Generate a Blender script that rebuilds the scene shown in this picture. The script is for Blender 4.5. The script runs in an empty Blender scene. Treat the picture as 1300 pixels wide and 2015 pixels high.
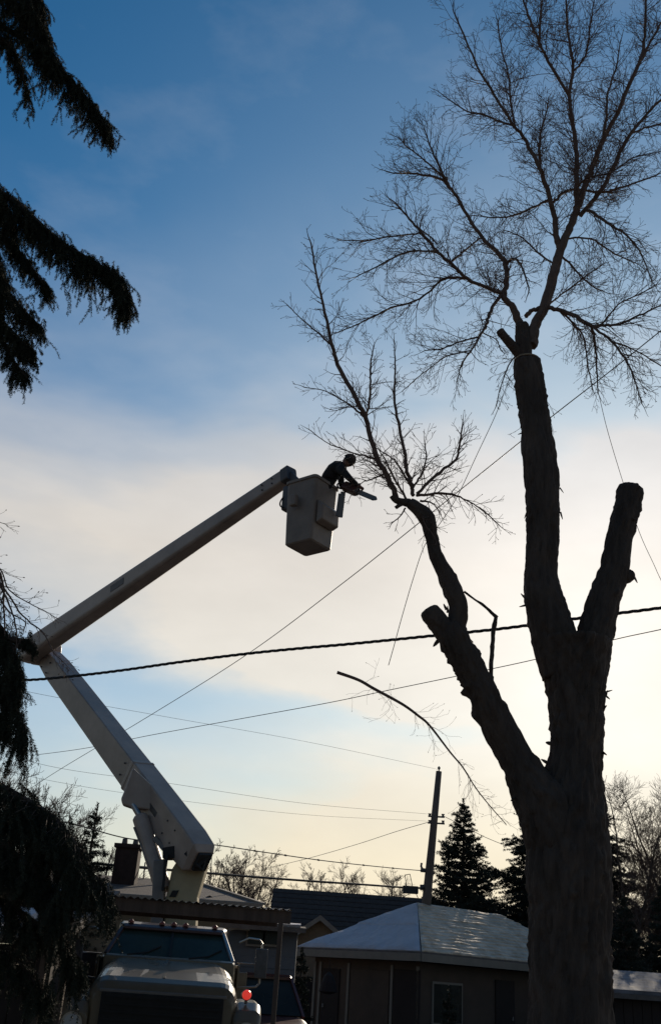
import bpy, math, random
import numpy as np
from mathutils import Vector, Matrix, noise

# ------------------------------------------------------------------ camera
FPX = 1959.0
PITCH = math.atan((1930 - 1007.5) / FPX)
ROLL = math.radians(4.0)
CAM = Vector((0, 0, 1.7))
_f = Vector((0, math.cos(PITCH), math.sin(PITCH)))
_u0 = Vector((0, -math.sin(PITCH), math.cos(PITCH)))
_r0 = Vector((1, 0, 0))
_R = math.cos(ROLL) * _r0 + math.sin(ROLL) * _u0
_U = math.cos(ROLL) * _u0 - math.sin(ROLL) * _r0

scene = bpy.context.scene
cam_data = bpy.data.cameras.new('camera')
cam_data.sensor_fit = 'VERTICAL'
cam_data.sensor_height = 36.0
cam_data.lens = 35.0
cam_data.clip_start = 0.1
cam_data.clip_end = 5000
cam = bpy.data.objects.new('camera', cam_data)
scene.collection.objects.link(cam)
cam.matrix_world = Matrix(((_R.x, _U.x, -_f.x, 0), (_R.y, _U.y, -_f.y, 0), (_R.z, _U.z, -_f.z, 1.7), (0, 0, 0, 1)))
scene.camera = cam


def ray(px, py):
    return (_f + _R * ((px - 650) / FPX) + _U * ((1007.5 - py) / FPX))


def P(px, py, Y):
    """point seen at photo pixel (px, py) standing Y metres in front of the camera"""
    d = ray(px, py)
    return CAM + d * (Y / d.y)


# ------------------------------------------------------------------ sky, sun, exposure
SUN_DIR = ray(1197, 1190).normalized()
SUN_EL = math.asin(SUN_DIR.z)
SUN_AZ = math.atan2(SUN_DIR.x, SUN_DIR.y)

world = bpy.data.worlds.new('World')
scene.world = world
world.use_nodes = True
nt = world.node_tree
nt.nodes.clear()


def wn(kind, **kw):
    n = nt.nodes.new(kind)
    for k, v in kw.items():
        setattr(n, k, v)
    return n


def wmath(op, a, b=None, c=None, clamp=False):
    n = nt.nodes.new('ShaderNodeMath')
    n.operation = op
    n.use_clamp = clamp
    for i, v in enumerate((a, b, c)):
        if v is None:
            continue
        if isinstance(v, (int, float)):
            n.inputs[i].default_value = v
        else:
            nt.links.new(v, n.inputs[i])
    return n.outputs[0]


def wmix(fac, a, b):
    n = nt.nodes.new('ShaderNodeMix')
    n.data_type = 'RGBA'
    for s, v in ((n.inputs[0], fac), (n.inputs[6], a), (n.inputs[7], b)):
        if isinstance(v, (int, float)):
            s.default_value = v
        elif isinstance(v, tuple):
            s.default_value = (*v, 1)
        else:
            nt.links.new(v, s)
    return n.outputs[2]


sky = wn('ShaderNodeTexSky', sky_type='NISHITA', sun_disc=False)
sky.sun_elevation = SUN_EL
sky.sun_rotation = SUN_AZ
sky.altitude = 100
sky.air_density = 1.0
sky.dust_density = 0.6
sky.ozone_density = 2.5
tc = wn('ShaderNodeTexCoord')
sep = wn('ShaderNodeSeparateXYZ')
nt.links.new(tc.outputs['Generated'], sep.inputs[0])
zc = wmath('MAXIMUM', sep.outputs[2], 0.0)
den = wmath('ADD', zc, 0.22)
comb = wn('ShaderNodeCombineXYZ')
nt.links.new(wmath('DIVIDE', sep.outputs[0], den), comb.inputs[0])
nt.links.new(wmath('DIVIDE', sep.outputs[1], den), comb.inputs[1])
mp = wn('ShaderNodeMapping')
mp.inputs['Rotation'].default_value = (math.radians(8), math.radians(24), 0)
mp.inputs['Scale'].default_value = (1.0, 1.0, 2.3)
mp.inputs['Location'].default_value = (3.3, 1.25, 0.0)
nt.links.new(tc.outputs['Generated'], mp.inputs[0])
n1 = wn('ShaderNodeTexNoise')
n1.inputs['Scale'].default_value = 1.9
n1.inputs['Detail'].default_value = 5
n1.inputs['Roughness'].default_value = 0.5
n1.inputs['Distortion'].default_value = 0.35
nt.links.new(mp.outputs[0], n1.inputs[0])
n2 = wn('ShaderNodeTexNoise')
n2.inputs['Scale'].default_value = 5.5
n2.inputs['Detail'].default_value = 6
n2.inputs['Roughness'].default_value = 0.55
nt.links.new(mp.outputs[0], n2.inputs[0])
warp = wmath('ADD', wmath('MULTIPLY', wmath('SUBTRACT', n1.outputs[0], 0.5), 0.42),
             wmath('MULTIPLY', wmath('SUBTRACT', n2.outputs[0], 0.5), 0.06))
dotn = wn('ShaderNodeVectorMath', operation='DOT_PRODUCT')
nt.links.new(tc.outputs['Generated'], dotn.inputs[0])
dotn.inputs[1].default_value = SUN_DIR
dmax = wmath('MAXIMUM', dotn.outputs['Value'], 0.0)
glow = wmath('POWER', dmax, 12.0)          # wide whitening of the air round the sun
glow2 = wmath('POWER', dmax, 60.0)        # tight glare
# cloud cover by height above the horizon, warped
ramp = wn('ShaderNodeValToRGB')
cr = ramp.color_ramp
cr.interpolation = 'EASE'
stops = [(0.0, .80), (0.13, .66), (0.20, .42), (0.265, .30), (0.33, .72), (0.42, .86), (0.49, .50), (0.57, .10), (0.70, .0), (1.0, .0)]
while len(cr.elements) < len(stops):
    cr.elements.new(0.5)
for e, (p_, v_) in zip(cr.elements, stops):
    e.position = p_
    e.color = (v_, v_, v_, 1)
nt.links.new(wmath('ADD', zc, warp), ramp.inputs[0])
# cloud colour: cream low down, whiter higher
ccol = wn('ShaderNodeValToRGB')
cc = ccol.color_ramp
cstops = [(0.0, (.84, .69, .46)), (0.10, (.82, .73, .55)), (0.22, (.74, .71, .64)), (0.38, (.66, .62, .57)), (0.60, (.50, .53, .58))]
while len(cc.elements) < len(cstops):
    cc.elements.new(0.5)
for e, (p_, v_) in zip(cc.elements, cstops):
    e.position = p_
    e.color = (*v_, 1)
nt.links.new(zc, ccol.inputs[0])
CL = 10.0
gain = wmath('ADD', wmath('MULTIPLY', glow, 0.14), wmath('MULTIPLY', glow2, 0.40))
side = wmath('MULTIPLY_ADD', dotn.outputs['Value'], 0.66, 0.53)     # cloud is duller away from the sun
side = wmath('MINIMUM', wmath('MAXIMUM', side, 0.34), 1.05)
gain = wmath('ADD', gain, side)
gain = wmath('MULTIPLY', gain, wmath('ADD', wmath('MULTIPLY', wmath('SUBTRACT', n2.outputs[0], 0.5), 0.30), 1.0))
vs = wn('ShaderNodeVectorMath', operation='SCALE')
nt.links.new(ccol.outputs[0], vs.inputs[0])
nt.links.new(wmath('MULTIPLY', gain, CL), vs.inputs['Scale'])
# graded clear sky
hs = wn('ShaderNodeVectorMath', operation='MULTIPLY')
nt.links.new(sky.outputs[0], hs.inputs[0])
hs.inputs[1].default_value = (0.175, 0.69, 0.93)
wisp = wmath('MULTIPLY', wmath('MAXIMUM', wmath('SUBTRACT', n2.outputs[0], 0.50), 0.0), 0.48)
cover = wmath('ADD', wmath('ADD', ramp.outputs[0], wisp), wmath('MULTIPLY', glow, 0.75), clamp=True)
mixed = wmix(cover, hs.outputs[0], vs.outputs[0])
bg = wn('ShaderNodeBackground')
bg.inputs['Strength'].default_value = 0.1
nt.links.new(mixed, bg.inputs['Color'])
wo = wn('ShaderNodeOutputWorld')
nt.links.new(bg.outputs[0], wo.inputs[0])

sun_data = bpy.data.lights.new('sun', 'SUN')
sun_data.energy = 4.0
sun_data.angle = math.radians(0.53)
sun_data.color = (1.0, 0.86, 0.68)
sun = bpy.data.objects.new('sun', sun_data)
sun.rotation_euler = SUN_DIR.to_track_quat('Z', 'Y').to_euler()
sun.location = SUN_DIR * 60
scene.collection.objects.link(sun)

scene.view_settings.view_transform = 'Standard'
scene.view_settings.look = 'None'
scene.view_settings.gamma = 1.0
scene.view_settings.use_curve_mapping = False
scene.view_settings.exposure = 0.0

# ------------------------------------------------------------------ helpers
COL = scene.collection


def mat(name, color, rough=0.8, metal=0.0, noise_scale=None, var=0.25, bump=0.0, bump_scale=None, spec=0.3, stretch=(1, 1, 1),
        emit=None, emit_s=0.0, color2=None, trans=0.0, coat=0.0, detail=6):
    m = bpy.data.materials.new(name)
    m.use_nodes = True
    t = m.node_tree
    b = t.nodes['Principled BSDF']
    b.inputs['Base Color'].default_value = (*color, 1)
    b.inputs['Roughness'].default_value = rough
    b.inputs['Metallic'].default_value = metal
    b.inputs['Specular IOR Level'].default_value = spec
    b.inputs['Transmission Weight'].default_value = trans
    b.inputs['Coat Weight'].default_value = coat
    if emit:
        b.inputs['Emission Color'].default_value = (*emit, 1)
        b.inputs['Emission Strength'].default_value = emit_s
    if noise_scale:
        tcn = t.nodes.new('ShaderNodeTexCoord')
        mpn = t.nodes.new('ShaderNodeMapping')
        mpn.inputs['Scale'].default_value = stretch
        t.links.new(tcn.outputs['Object'], mpn.inputs[0])
        nz = t.nodes.new('ShaderNodeTexNoise')
        nz.inputs['Scale'].default_value = noise_scale
        nz.inputs['Detail'].default_value = detail
        nz.inputs['Roughness'].default_value = 0.65
        t.links.new(mpn.outputs[0], nz.inputs[0])
        r = t.nodes.new('ShaderNodeValToRGB')
        r.color_ramp.elements[0].position = 0.32
        r.color_ramp.elements[1].position = 0.68
        c2 = color2 if color2 else tuple(c * (1 - var) for c in color)
        c1 = color if color2 else tuple(min(1, c * (1 + var)) for c in color)
        r.color_ramp.elements[0].color = (*c2, 1)
        r.color_ramp.elements[1].color = (*c1, 1)
        t.links.new(nz.outputs[0], r.inputs[0])
        t.links.new(r.outputs[0], b.inputs['Base Color'])
        rr = t.nodes.new('ShaderNodeMapRange')
        rr.inputs[3].default_value = max(0, rough - 0.12)
        rr.inputs[4].default_value = min(1, rough + 0.12)
        t.links.new(nz.outputs[0], rr.inputs[0])
        t.links.new(rr.outputs[0], b.inputs['Roughness'])
        if bump:
            nb = t.nodes.new('ShaderNodeTexNoise')
            nb.inputs['Scale'].default_value = bump_scale or noise_scale * 3
            nb.inputs['Detail'].default_value = 5
            t.links.new(mpn.outputs[0], nb.inputs[0])
            bp = t.nodes.new('ShaderNodeBump')
            bp.inputs['Strength'].default_value = 0.8
            bp.inputs['Distance'].default_value = bump
            t.links.new(nb.outputs[0], bp.inputs['Height'])
            t.links.new(bp.outputs[0], b.inputs['Normal'])
    return m


M = dict(
    bark=mat('bark', (.066, .046, .035), .95, noise_scale=6, var=.4, bump=.035, bump_scale=26, stretch=(1, 1, .25)),
    twig=mat('twig_bark', (.12, .078, .06), .9, noise_scale=8, var=.3),
    heart=mat('cut_wood', (.30, .20, .12), .9, noise_scale=9, var=.3, bump=.01),
    needle=mat('spruce_needles', (.030, .034, .022), .8, noise_scale=5, var=.35, spec=.2),
    needle_far=mat('conifer_needles', (.032, .036, .026), .85, noise_scale=2, var=.35, spec=.2),
    white=mat('aged_white_gelcoat', (.30, .232, .19), .45, noise_scale=1.3, var=.24, bump=.002, bump_scale=14, coat=.15),
    bucketm=mat('bucket_fibreglass', (.20, .155, .125), .5, noise_scale=2.5, var=.2, bump=.002, bump_scale=20),
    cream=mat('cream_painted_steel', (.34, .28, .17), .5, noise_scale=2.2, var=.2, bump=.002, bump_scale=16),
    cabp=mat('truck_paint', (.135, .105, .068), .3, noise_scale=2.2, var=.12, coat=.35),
    cabroof=mat('dark_maroon_paint', (.06, .03, .027), .35, noise_scale=3, var=.2, coat=.3),
    steel=mat('dark_steel', (.09, .085, .085), .5, .6, noise_scale=5, var=.3),
    grey=mat('grey_painted_steel', (.16, .145, .135), .55, .1, noise_scale=3, var=.2),
    chrome=mat('chrome', (.34, .32, .30), .35, 1.0, noise_scale=4, var=.1),
    black=mat('black_rubber', (.022, .021, .021), .75, noise_scale=6, var=.3),
    cable=mat('cable_jacket', (.03, .028, .027), .6, noise_scale=6, var=.3),
    wirem=mat('weathered_wire', (.10, .095, .09), .5, .4, noise_scale=6, var=.3),
    rope=mat('rope_fibre', (.22, .18, .14), .9, noise_scale=20, var=.3),
    glass=mat('dark_glass', (.025, .028, .026), .28, noise_scale=1.2, var=.3, spec=.14),
    winds=mat('windscreen_glass', (.030, .042, .034), .16, noise_scale=.8, var=.4, spec=.14),
    red=mat('red_lens_lit', (.6, .03, .02), .3, noise_scale=5, var=.1, emit=(1, .07, .05), emit_s=.5),
    amber=mat('amber_lens', (.20, .04, .02), .3, noise_scale=5, var=.1),
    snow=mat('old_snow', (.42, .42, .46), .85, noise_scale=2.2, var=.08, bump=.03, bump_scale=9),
    sunsnow=mat('sunlit_roof_snow', (.72, .60, .48), .85, noise_scale=2.3, color2=(.38, .30, .22), bump=.03, bump_scale=7, stretch=(1, 1, 1)),  # snow with warm, bright low sunlight painted into its colour
    shadesnow=mat('shade_toned_snow', (.20, .20, .23), .9, noise_scale=3, color2=(.08, .075, .075), bump=.02, bump_scale=9),  # dimmer copy of the snow, with shade painted into its colour
    shingle=mat('brown_shingle', (.05, .034, .028), .95, noise_scale=5, var=.35, bump=.01, bump_scale=30),
    shingle2=mat('grey_shingle', (.12, .10, .09), .95, noise_scale=4, var=.25, bump=.01, bump_scale=30),
    tan=mat('tan_siding', (.20, .15, .10), .85, noise_scale=1.5, var=.15),
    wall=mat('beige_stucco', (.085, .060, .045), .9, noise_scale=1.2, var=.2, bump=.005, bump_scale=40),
    walld=mat('dark_brown_siding', (.032, .023, .020), .9, noise_scale=1.5, var=.2),
    bluewall=mat('pale_blue_siding', (.12, .125, .14), .85, noise_scale=1.4, var=.12),
    trim=mat('off_white_trim', (.20, .17, .14), .7, noise_scale=3, var=.12),
    wood=mat('weathered_wood', (.09, .06, .045), .9, noise_scale=4, var=.3, bump=.004, bump_scale=20, stretch=(3, 3, .3)),
    polew=mat('pole_wood', (.13, .095, .075), .9, noise_scale=5, var=.3, bump=.006, bump_scale=16, stretch=(2, 2, .15)),
    corr=mat('corrugated_sheet', (.14, .11, .09), .55, noise_scale=3, var=.25),
    brick=mat('dark_brick', (.04, .025, .022), .95, noise_scale=9, var=.3),
    ground=mat('frozen_ground', (.07, .058, .048), .95, noise_scale=.5, color2=(.16, .155, .15), bump=.03, bump_scale=3),
    cloth=mat('dark_work_jacket', (.020, .017, .017), .9, noise_scale=12, var=.3, bump=.004, bump_scale=30),
    jeans=mat('dark_work_trousers', (.025, .027, .035), .9, noise_scale=14, var=.3),
    skin=mat('skin', (.20, .10, .075), .6, noise_scale=14, var=.1),
    capm=mat('dark_knit_cap', (.035, .028, .025), .95, noise_scale=30, var=.3, bump=.002, bump_scale=90),
    sawred=mat('saw_housing', (.07, .022, .015), .5, noise_scale=8, var=.2),
    pickup=mat('dull_red_paint', (.08, .022, .018), .35, noise_scale=2, var=.2, coat=.3),
    leafd=mat('evergreen_scales', (.030, .034, .024), .85, noise_scale=4, var=.35),
    lampw=mat('white_reflector', (.4, .4, .4), .4, noise_scale=4, var=.1),
)


class MB:
    """collects geometry in world (or a thing's local) coordinates and links it as ONE mesh object"""

    def __init__(self):
        self.v = []
        self.f = []
        self.npv = []
        self.npf = []

    def add(self, vs, fs):
        b = len(self.v)
        self.v.extend(tuple(x) for x in vs)
        self.f.extend(tuple(i + b for i in f) for f in fs)

    def box(self, c, s, rot=None):
        c = Vector(c)
        vs = []
        for x in (-.5, .5):
            for y in (-.5, .5):
                for z in (-.5, .5):
                    q = Vector((x * s[0], y * s[1], z * s[2]))
                    if rot is not None:
                        q = rot @ q
                    vs.append(c + q)
        self.add(vs, [(0, 1, 3, 2), (4, 6, 7, 5), (0, 4, 5, 1), (2, 3, 7, 6), (0, 2, 6, 4), (1, 5, 7, 3)])

    def bar(self, a, b, w, h, up=(0, 0, 1)):
        """square bar from a to b"""
        a = Vector(a); b = Vector(b)
        d = (b - a).normalized()
        up = Vector(up)
        s = d.cross(up)
        if s.length < 1e-4:
            s = d.cross(Vector((1, 0, 0)))
        s.normalize()
        u = s.cross(d)
        vs = []
        for p in (a, b):
            for i, j in ((-1, -1), (1, -1), (1, 1), (-1, 1)):
                vs.append(p + s * (i * w / 2) + u * (j * h / 2))
        self.add(vs, [(3, 2, 1, 0), (4, 5, 6, 7), (0, 1, 5, 4), (1, 2, 6, 5), (2, 3, 7, 6), (3, 0, 4, 7)])

    def tube(self, pts, rad, n=6, cap=True):
        pts = [Vector(p) for p in pts]
        if isinstance(rad, (int, float)):
            rad = [rad] * len(pts)
        vs = []
        t = (pts[1] - pts[0]).normalized()
        s = t.orthogonal().normalized()
        for i, p in enumerate(pts):
            if i == 0:
                t2 = t
            elif i == len(pts) - 1:
                t2 = (pts[i] - pts[i - 1]).normalized()
            else:
                t2 = (pts[i + 1] - pts[i - 1]).normalized()
            s = (s - t2 * s.dot(t2))
            if s.length < 1e-6:
                s = t2.orthogonal()
            s.normalize()
            u = t2.cross(s)
            for k in range(n):
                a = 2 * math.pi * k / n
                vs.append(p + (s * math.cos(a) + u * math.sin(a)) * rad[i])
        fs = []
        for i in range(len(pts) - 1):
            for k in range(n):
                k2 = (k + 1) % n
                fs.append((i * n + k, i * n + k2, (i + 1) * n + k2, (i + 1) * n + k))
        if cap:
            fs.append(tuple(range(n - 1, -1, -1)))
            fs.append(tuple((len(pts) - 1) * n + k for k in range(n)))
        self.add(vs, fs)

    def loft(self, secs, cap=True):
        n = len(secs[0])
        vs = [p for s in secs for p in s]
        fs = []
        for i in range(len(secs) - 1):
            for k in range(n):
                k2 = (k + 1) % n
                fs.append((i * n + k, i * n + k2, (i + 1) * n + k2, (i + 1) * n + k))
        if cap:
            fs.append(tuple(range(n - 1, -1, -1)))
            fs.append(tuple((len(secs) - 1) * n + k for k in range(n)))
        self.add(vs, fs)

    def prism(self, poly, off):
        """extrude a polygon (3-D points) by a vector"""
        n = len(poly)
        off = Vector(off)
        vs = [Vector(p) for p in poly] + [Vector(p) + off for p in poly]
        fs = [tuple(range(n)), tuple(range(2 * n - 1, n - 1, -1))]
        for k in range(n):
            k2 = (k + 1) % n
            fs.append((k, n + k, n + k2, k2))
        self.add(vs, fs)

    def tris(self, arr):
        """numpy array (N,3,3) of loose triangles"""
        self.npv.append(arr.reshape(-1, 3))

    def build(self, name, m, parent=None, smooth=False, bevel=0.0, local=False):
        me = bpy.data.meshes.new(name)
        inv = Matrix() if (parent is None or local) else wmat(parent).inverted()
        if self.npv:
            a = np.concatenate(self.npv)
            if self.v:
                raise RuntimeError('mixed mesh')
            A = np.array(inv)
            a = a @ A[:3, :3].T + A[:3, 3]
            nv = len(a); nf = nv // 3
            me.vertices.add(nv)
            me.vertices.foreach_set('co', a.astype(np.float32).ravel())
            me.loops.add(nv)
            me.loops.foreach_set('vertex_index', np.arange(nv, dtype=np.int32))
            me.polygons.add(nf)
            me.polygons.foreach_set('loop_start', np.arange(0, nv, 3, dtype=np.int32))
            me.polygons.foreach_set('loop_total', np.full(nf, 3, dtype=np.int32))
            me.update(calc_edges=True)
        else:
            if parent is not None and not local:
                vv = [inv @ Vector(p) for p in self.v]
            else:
                vv = self.v
            me.from_pydata([tuple(p) for p in vv], [], self.f)
            me.update()
        me.materials.append(m)
        if smooth:
            me.polygons.foreach_set('use_smooth', [True] * len(me.polygons))
        o = bpy.data.objects.new(name, me)
        COL.objects.link(o)
        if parent is not None:
            o.parent = parent
        if bevel:
            bv = o.modifiers.new('bevel', 'BEVEL')
            bv.width = bevel
            bv.segments = 2
            bv.limit_method = 'ANGLE'
        return o


def wmat(o):
    mm = Matrix.LocRotScale(o.location, o.rotation_euler, o.scale)
    return wmat(o.parent) @ mm if o.parent else mm


def tag(o, label=None, cat=None, group=None, kind=None):
    if label: o['label'] = label
    if cat: o['category'] = cat
    if group: o['group'] = group
    if kind: o['kind'] = kind
    return o


def empty(name, loc, rz=0.0, label=None, cat=None, group=None):
    o = bpy.data.objects.new(name, None)
    o.empty_display_size = 0.3
    COL.objects.link(o)
    o.location = loc
    o.rotation_euler = (0, 0, rz)
    return tag(o, label, cat, group)


def smooth_path(pts, k=6):
    """Catmull-Rom through 3-D points"""
    pts = [Vector(p) for p in pts]
    if len(pts) < 3:
        return [pts[0].lerp(pts[1], i / k) for i in range(k + 1)]
    out = []
    for i in range(len(pts) - 1):
        p0 = pts[i - 1] if i else pts[0] * 2 - pts[1]
        p1, p2 = pts[i], pts[i + 1]
        p3 = pts[i + 2] if i + 2 < len(pts) else p2 * 2 - p1
        for j in range(k):
            t = j / k
            out.append(0.5 * ((2 * p1) + (p2 - p0) * t + (2 * p0 - 5 * p1 + 4 * p2 - p3) * t * t + (3 * p1 - p0 - 3 * p2 + p3) * t ** 3))
    out.append(pts[-1])
    return out


def smooth_vals(vals, k=6):
    v = [Vector((x, 0, 0)) for x in vals]
    return [max(p.x, 1e-4) for p in smooth_path(v, k)]


def pxm(Y, py=1000):
    """metres per photo pixel at distance Y for a photo row"""
    q = P(650, py, Y) - CAM
    return q.dot(_f) / FPX


# ------------------------------------------------------------------ ground
g = MB()
n_ = 60
xs = [(-1) ** 1 * 0 + x for x in np.concatenate([np.linspace(-900, -60, 12), np.linspace(-50, 50, 37), np.linspace(60, 900, 12)])]
ys = [y for y in np.concatenate([np.linspace(-300, -20, 8), np.linspace(-15, 70, 32), np.linspace(90, 1500, 14)])]
vs = [(x, y, 0.05 * noise.noise(Vector((x * .12, y * .12, 0))) - 0.03) for y in ys for x in xs]
nx = len(xs)
fs = [(j * nx + i, j * nx + i + 1, (j + 1) * nx + i + 1, (j + 1) * nx + i) for j in range(len(ys) - 1) for i in range(nx - 1)]
g.add(vs, fs)
go = g.build('ground', M['ground'], smooth=True)
tag(go, kind='structure')

# ------------------------------------------------------------------ the big half-cut maple
TY = 10.7


def bark_tube(mb, pts, rads, n=30, step=0.035, seed=0, ridge=.10, chip=.05, domed=False, flat=False, flare=None):
    """thick limb: ridged, flaking bark as real relief"""
    pts = smooth_path(pts, 10)
    rads = smooth_vals(rads, 10)
    # resample
    L = [0]
    for a, b in zip(pts, pts[1:]):
        L.append(L[-1] + (b - a).length)
    tot = L[-1]
    m_ = max(4, int(tot / step))
    rp, rr = [], []
    j = 0
    for i in range(m_ + 1):
        s = tot * i / m_
        while j < len(L) - 2 and L[j + 1] < s:
            j += 1
        t = (s - L[j]) / max(1e-6, L[j + 1] - L[j])
        rp.append(pts[j].lerp(pts[j + 1], t))
        rr.append(rads[j] * (1 - t) + rads[j + 1] * t)
    secs = []
    s_ = (rp[1] - rp[0]).orthogonal().normalized()
    for i, p in enumerate(rp):
        t2 = (rp[min(i + 1, m_)] - rp[max(i - 1, 0)]).normalized()
        s_ = (s_ - t2 * s_.dot(t2)).normalized()
        u = t2.cross(s_)
        z = tot * i / m_
        sec = []
        for k in range(n):
            a = 2 * math.pi * k / n
            R0 = rr[i]
            kk = 3.2
            q = Vector((math.cos(a) * kk + seed * 7.1, math.sin(a) * kk, z * 1.3))
            rid = abs(noise.noise(q * 1.3)) * 2 - .4
            q2 = Vector((math.cos(a) * R0 * 24 + seed, math.sin(a) * R0 * 24, z * (7 + 4 * noise.noise(Vector((0, seed, z * .8))))))
            fl = noise.noise(q2)
            q3 = Vector((math.cos(a) * R0 * 13 + seed, math.sin(a) * R0 * 13, z * 2.6))
            fur = 1 - abs(noise.noise(q3) + .35 * noise.noise(q3 * 2.1)) * 3.2
            big = noise.noise(Vector((math.cos(a) * .9 + seed * 3, math.sin(a) * .9, z * .9)))
            R1 = R0 * (1 + ridge * .35 * rid + .09 * big) + chip * (max(0, fl - .08)) * (.65 + 1.3 * noise.noise(Vector((math.cos(a) * 2 + seed, math.sin(a) * 2, z * 2.2)))) + .008 * noise.noise(q2 * 2.3) - min(.035, R0 * .10) * max(0, fur)
            sec.append(p + (s_ * math.cos(a) + u * math.sin(a)) * R1)
        secs.append(sec)
    if domed:
        c = rp[-1]; t2 = (rp[-1] - rp[-2]).normalized()
        for w, h in ((.93, .22), (.74, .38), (.38, .46)):
            secs.append([c + (q - c) * w + t2 * h * rr[-1] for q in secs[m_]])
    mb.loft(secs)
    return rp, rr


def pxpath(lst, Y0=TY):
    """[(px, py, width_px, depth offset)] -> world points and radii"""
    pts, rads = [], []
    for e in lst:
        x, y, w = e[0], e[1], e[2]
        dy = e[3] if len(e) > 3 else 0.0
        pts.append(P(x, y, Y0 + dy))
        rads.append(w / 2 * pxm(Y0 + dy, y))
    return pts, rads


rng = random.Random(11)
base = P(1121, 2015, TY)
maple = empty('maple_tree', (base.x, TY, 0), 0, 'big bare maple in front with three sawn-off rough limbs and a leafless crown', 'tree')

mb = MB()
pts, rads = pxpath([(1122, 2015, 170), (1120, 1900, 158), (1121, 1790, 154), (1119, 1690, 160), (1124, 1600, 140), (1133, 1500, 106), (1135, 1420, 105), (1131, 1340, 122), (1127, 1265, 150)])
gx = base.x - .05
pts = [Vector((gx, TY, -.15)), Vector((gx, TY, .35)), Vector((gx + .02, TY, .9))] + pts
rads = [.72, .58, .50] + rads
bark_tube(mb, pts, rads, n=110, seed=1, ridge=.10, chip=.06)
mb.build('trunk', M['bark'], maple, smooth=True)

mb = MB()
bark_tube(mb, *pxpath([(1112, 1330, 92), (1090, 1255, 88), (1068, 1175, 77), (1063, 1121, 63), (1068, 1034, 66), (1063, 930, 67), (1053, 843, 58), (1041, 756, 58), (1036, 713, 54)]), n=72, seed=2, chip=.045)
mb.build('limb', M['bark'], maple, smooth=True)
# pale sawn face on top of the middle limb
mb = MB()
c = P(1036, 712, TY)
r_ = 27 * pxm(TY, 712)
mb.tube([c + Vector((0, 0, .0)), c + Vector((0, 0, .022))], [r_ * .96, r_ * .93], n=26)
mb.build('cut_face', M['heart'], maple)

mb = MB()
bark_tube(mb, *pxpath([(1150, 1330, 80, -.02), (1168, 1262, 72), (1181, 1200, 64), (1198, 1150, 59), (1209, 1120, 55), (1219, 1052, 50), (1232, 1000, 50), (1239, 966, 51)]), n=70, seed=3, domed=True, chip=.05)
mb.build('limb', M['bark'], maple, smooth=True)
mb = MB()
bark_tube(mb, *pxpath([(1215, 1140, 30), (1232, 1134, 27), (1241, 1131, 22)]), n=18, seed=5, domed=True, chip=.03)
mb.build('branch_stub', M['bark'], maple, smooth=True)

mb = MB()
bark_tube(mb, *pxpath([(1118, 1740, 90, .0), (1108, 1680, 124, -.02), (1080, 1600, 122, -.04), (1046, 1545, 92, -.05), (1016, 1495, 66, -.07), (985, 1440, 60, -.1), (963, 1392, 59, -.13), (935, 1335, 57, -.16), (912, 1290, 57, -.2), (892, 1252, 58, -.22), (885, 1232, 50, -.22)]), n=72, seed=7, chip=.075)
mb.build('limb', M['bark'], maple, smooth=True)
mb = MB()
bark_tube(mb, *pxpath([(890, 1262, 46, -.22), (868, 1235, 44, -.24), (852, 1213, 42, -.27), (846, 1204, 40, -.28)]), n=36, seed=8, domed=True, chip=.03)
mb.build('branch_stub', M['bark'], maple, smooth=True)
mb = MB()
bark_tube(mb, *pxpath([(885, 1255, 44, -.22), (898, 1225, 38, -.24), (901, 1195, 38, -.26), (889, 1160, 36, -.28), (873, 1125, 31, -.3), (858, 1095, 27, -.32), (849, 1060, 26, -.33), (845, 1035, 28, -.34), (835, 1015, 33, -.35), (818, 1000, 26, -.36), (804, 990, 20, -.36)]), n=36, seed=9, chip=.05)
bark_tube(mb, *pxpath([(806, 990, 18, -.36), (790, 987, 15, -.37), (776, 983, 12, -.38), (771, 976, 9, -.38)]), n=12, seed=10, chip=.02, step=.02)
bark_tube(mb, *pxpath([(792, 990, 10, -.36), (784, 995, 9, -.37), (778, 999, 7, -.37)]), n=10, seed=12, chip=.02, step=.02)
mb.build('limb', M['bark'], maple, smooth=True)

# rear stem that rises behind the sawn limb and carries the crown
mb = MB()
bark_tube(mb, *pxpath([(1100, 1260, 60, .30), (1066, 1120, 48, .46), (1062, 980, 44, .55), (1050, 850, 40, .62), (1034, 740, 37, .66), (1030, 700, 35, .68), (1029, 672, 34, .68), (1026, 640, 27, .69)]), n=34, seed=13, chip=.03)
bark_tube(mb, *pxpath([(1022, 700, 20, .66), (1006, 680, 19, .62), (991, 662, 18, .58), (983, 652, 17, .56)]), n=14, seed=14, chip=.01, domed=True)
mb.build('rear_stem', M['bark'], maple, smooth=True)

# sawn short branch with an upright shoot beside the left limb
mb = MB()
bark_tube(mb, *pxpath([(966, 1345, 10, -.12), (965, 1318, 9, -.15), (967, 1280, 9, -.18), (970, 1245, 9, -.2), (975, 1214, 9, -.22)]), n=8, seed=15, chip=.006, step=.03)
bark_tube(mb, *pxpath([(977, 1216, 8, -.22), (955, 1195, 6, -.25), (934, 1180, 5, -.28), (912, 1164, 4, -.3)]), n=7, seed=16, chip=.006, step=.03)
mb.build('side_branch', M['bark'], maple, smooth=True)
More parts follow.
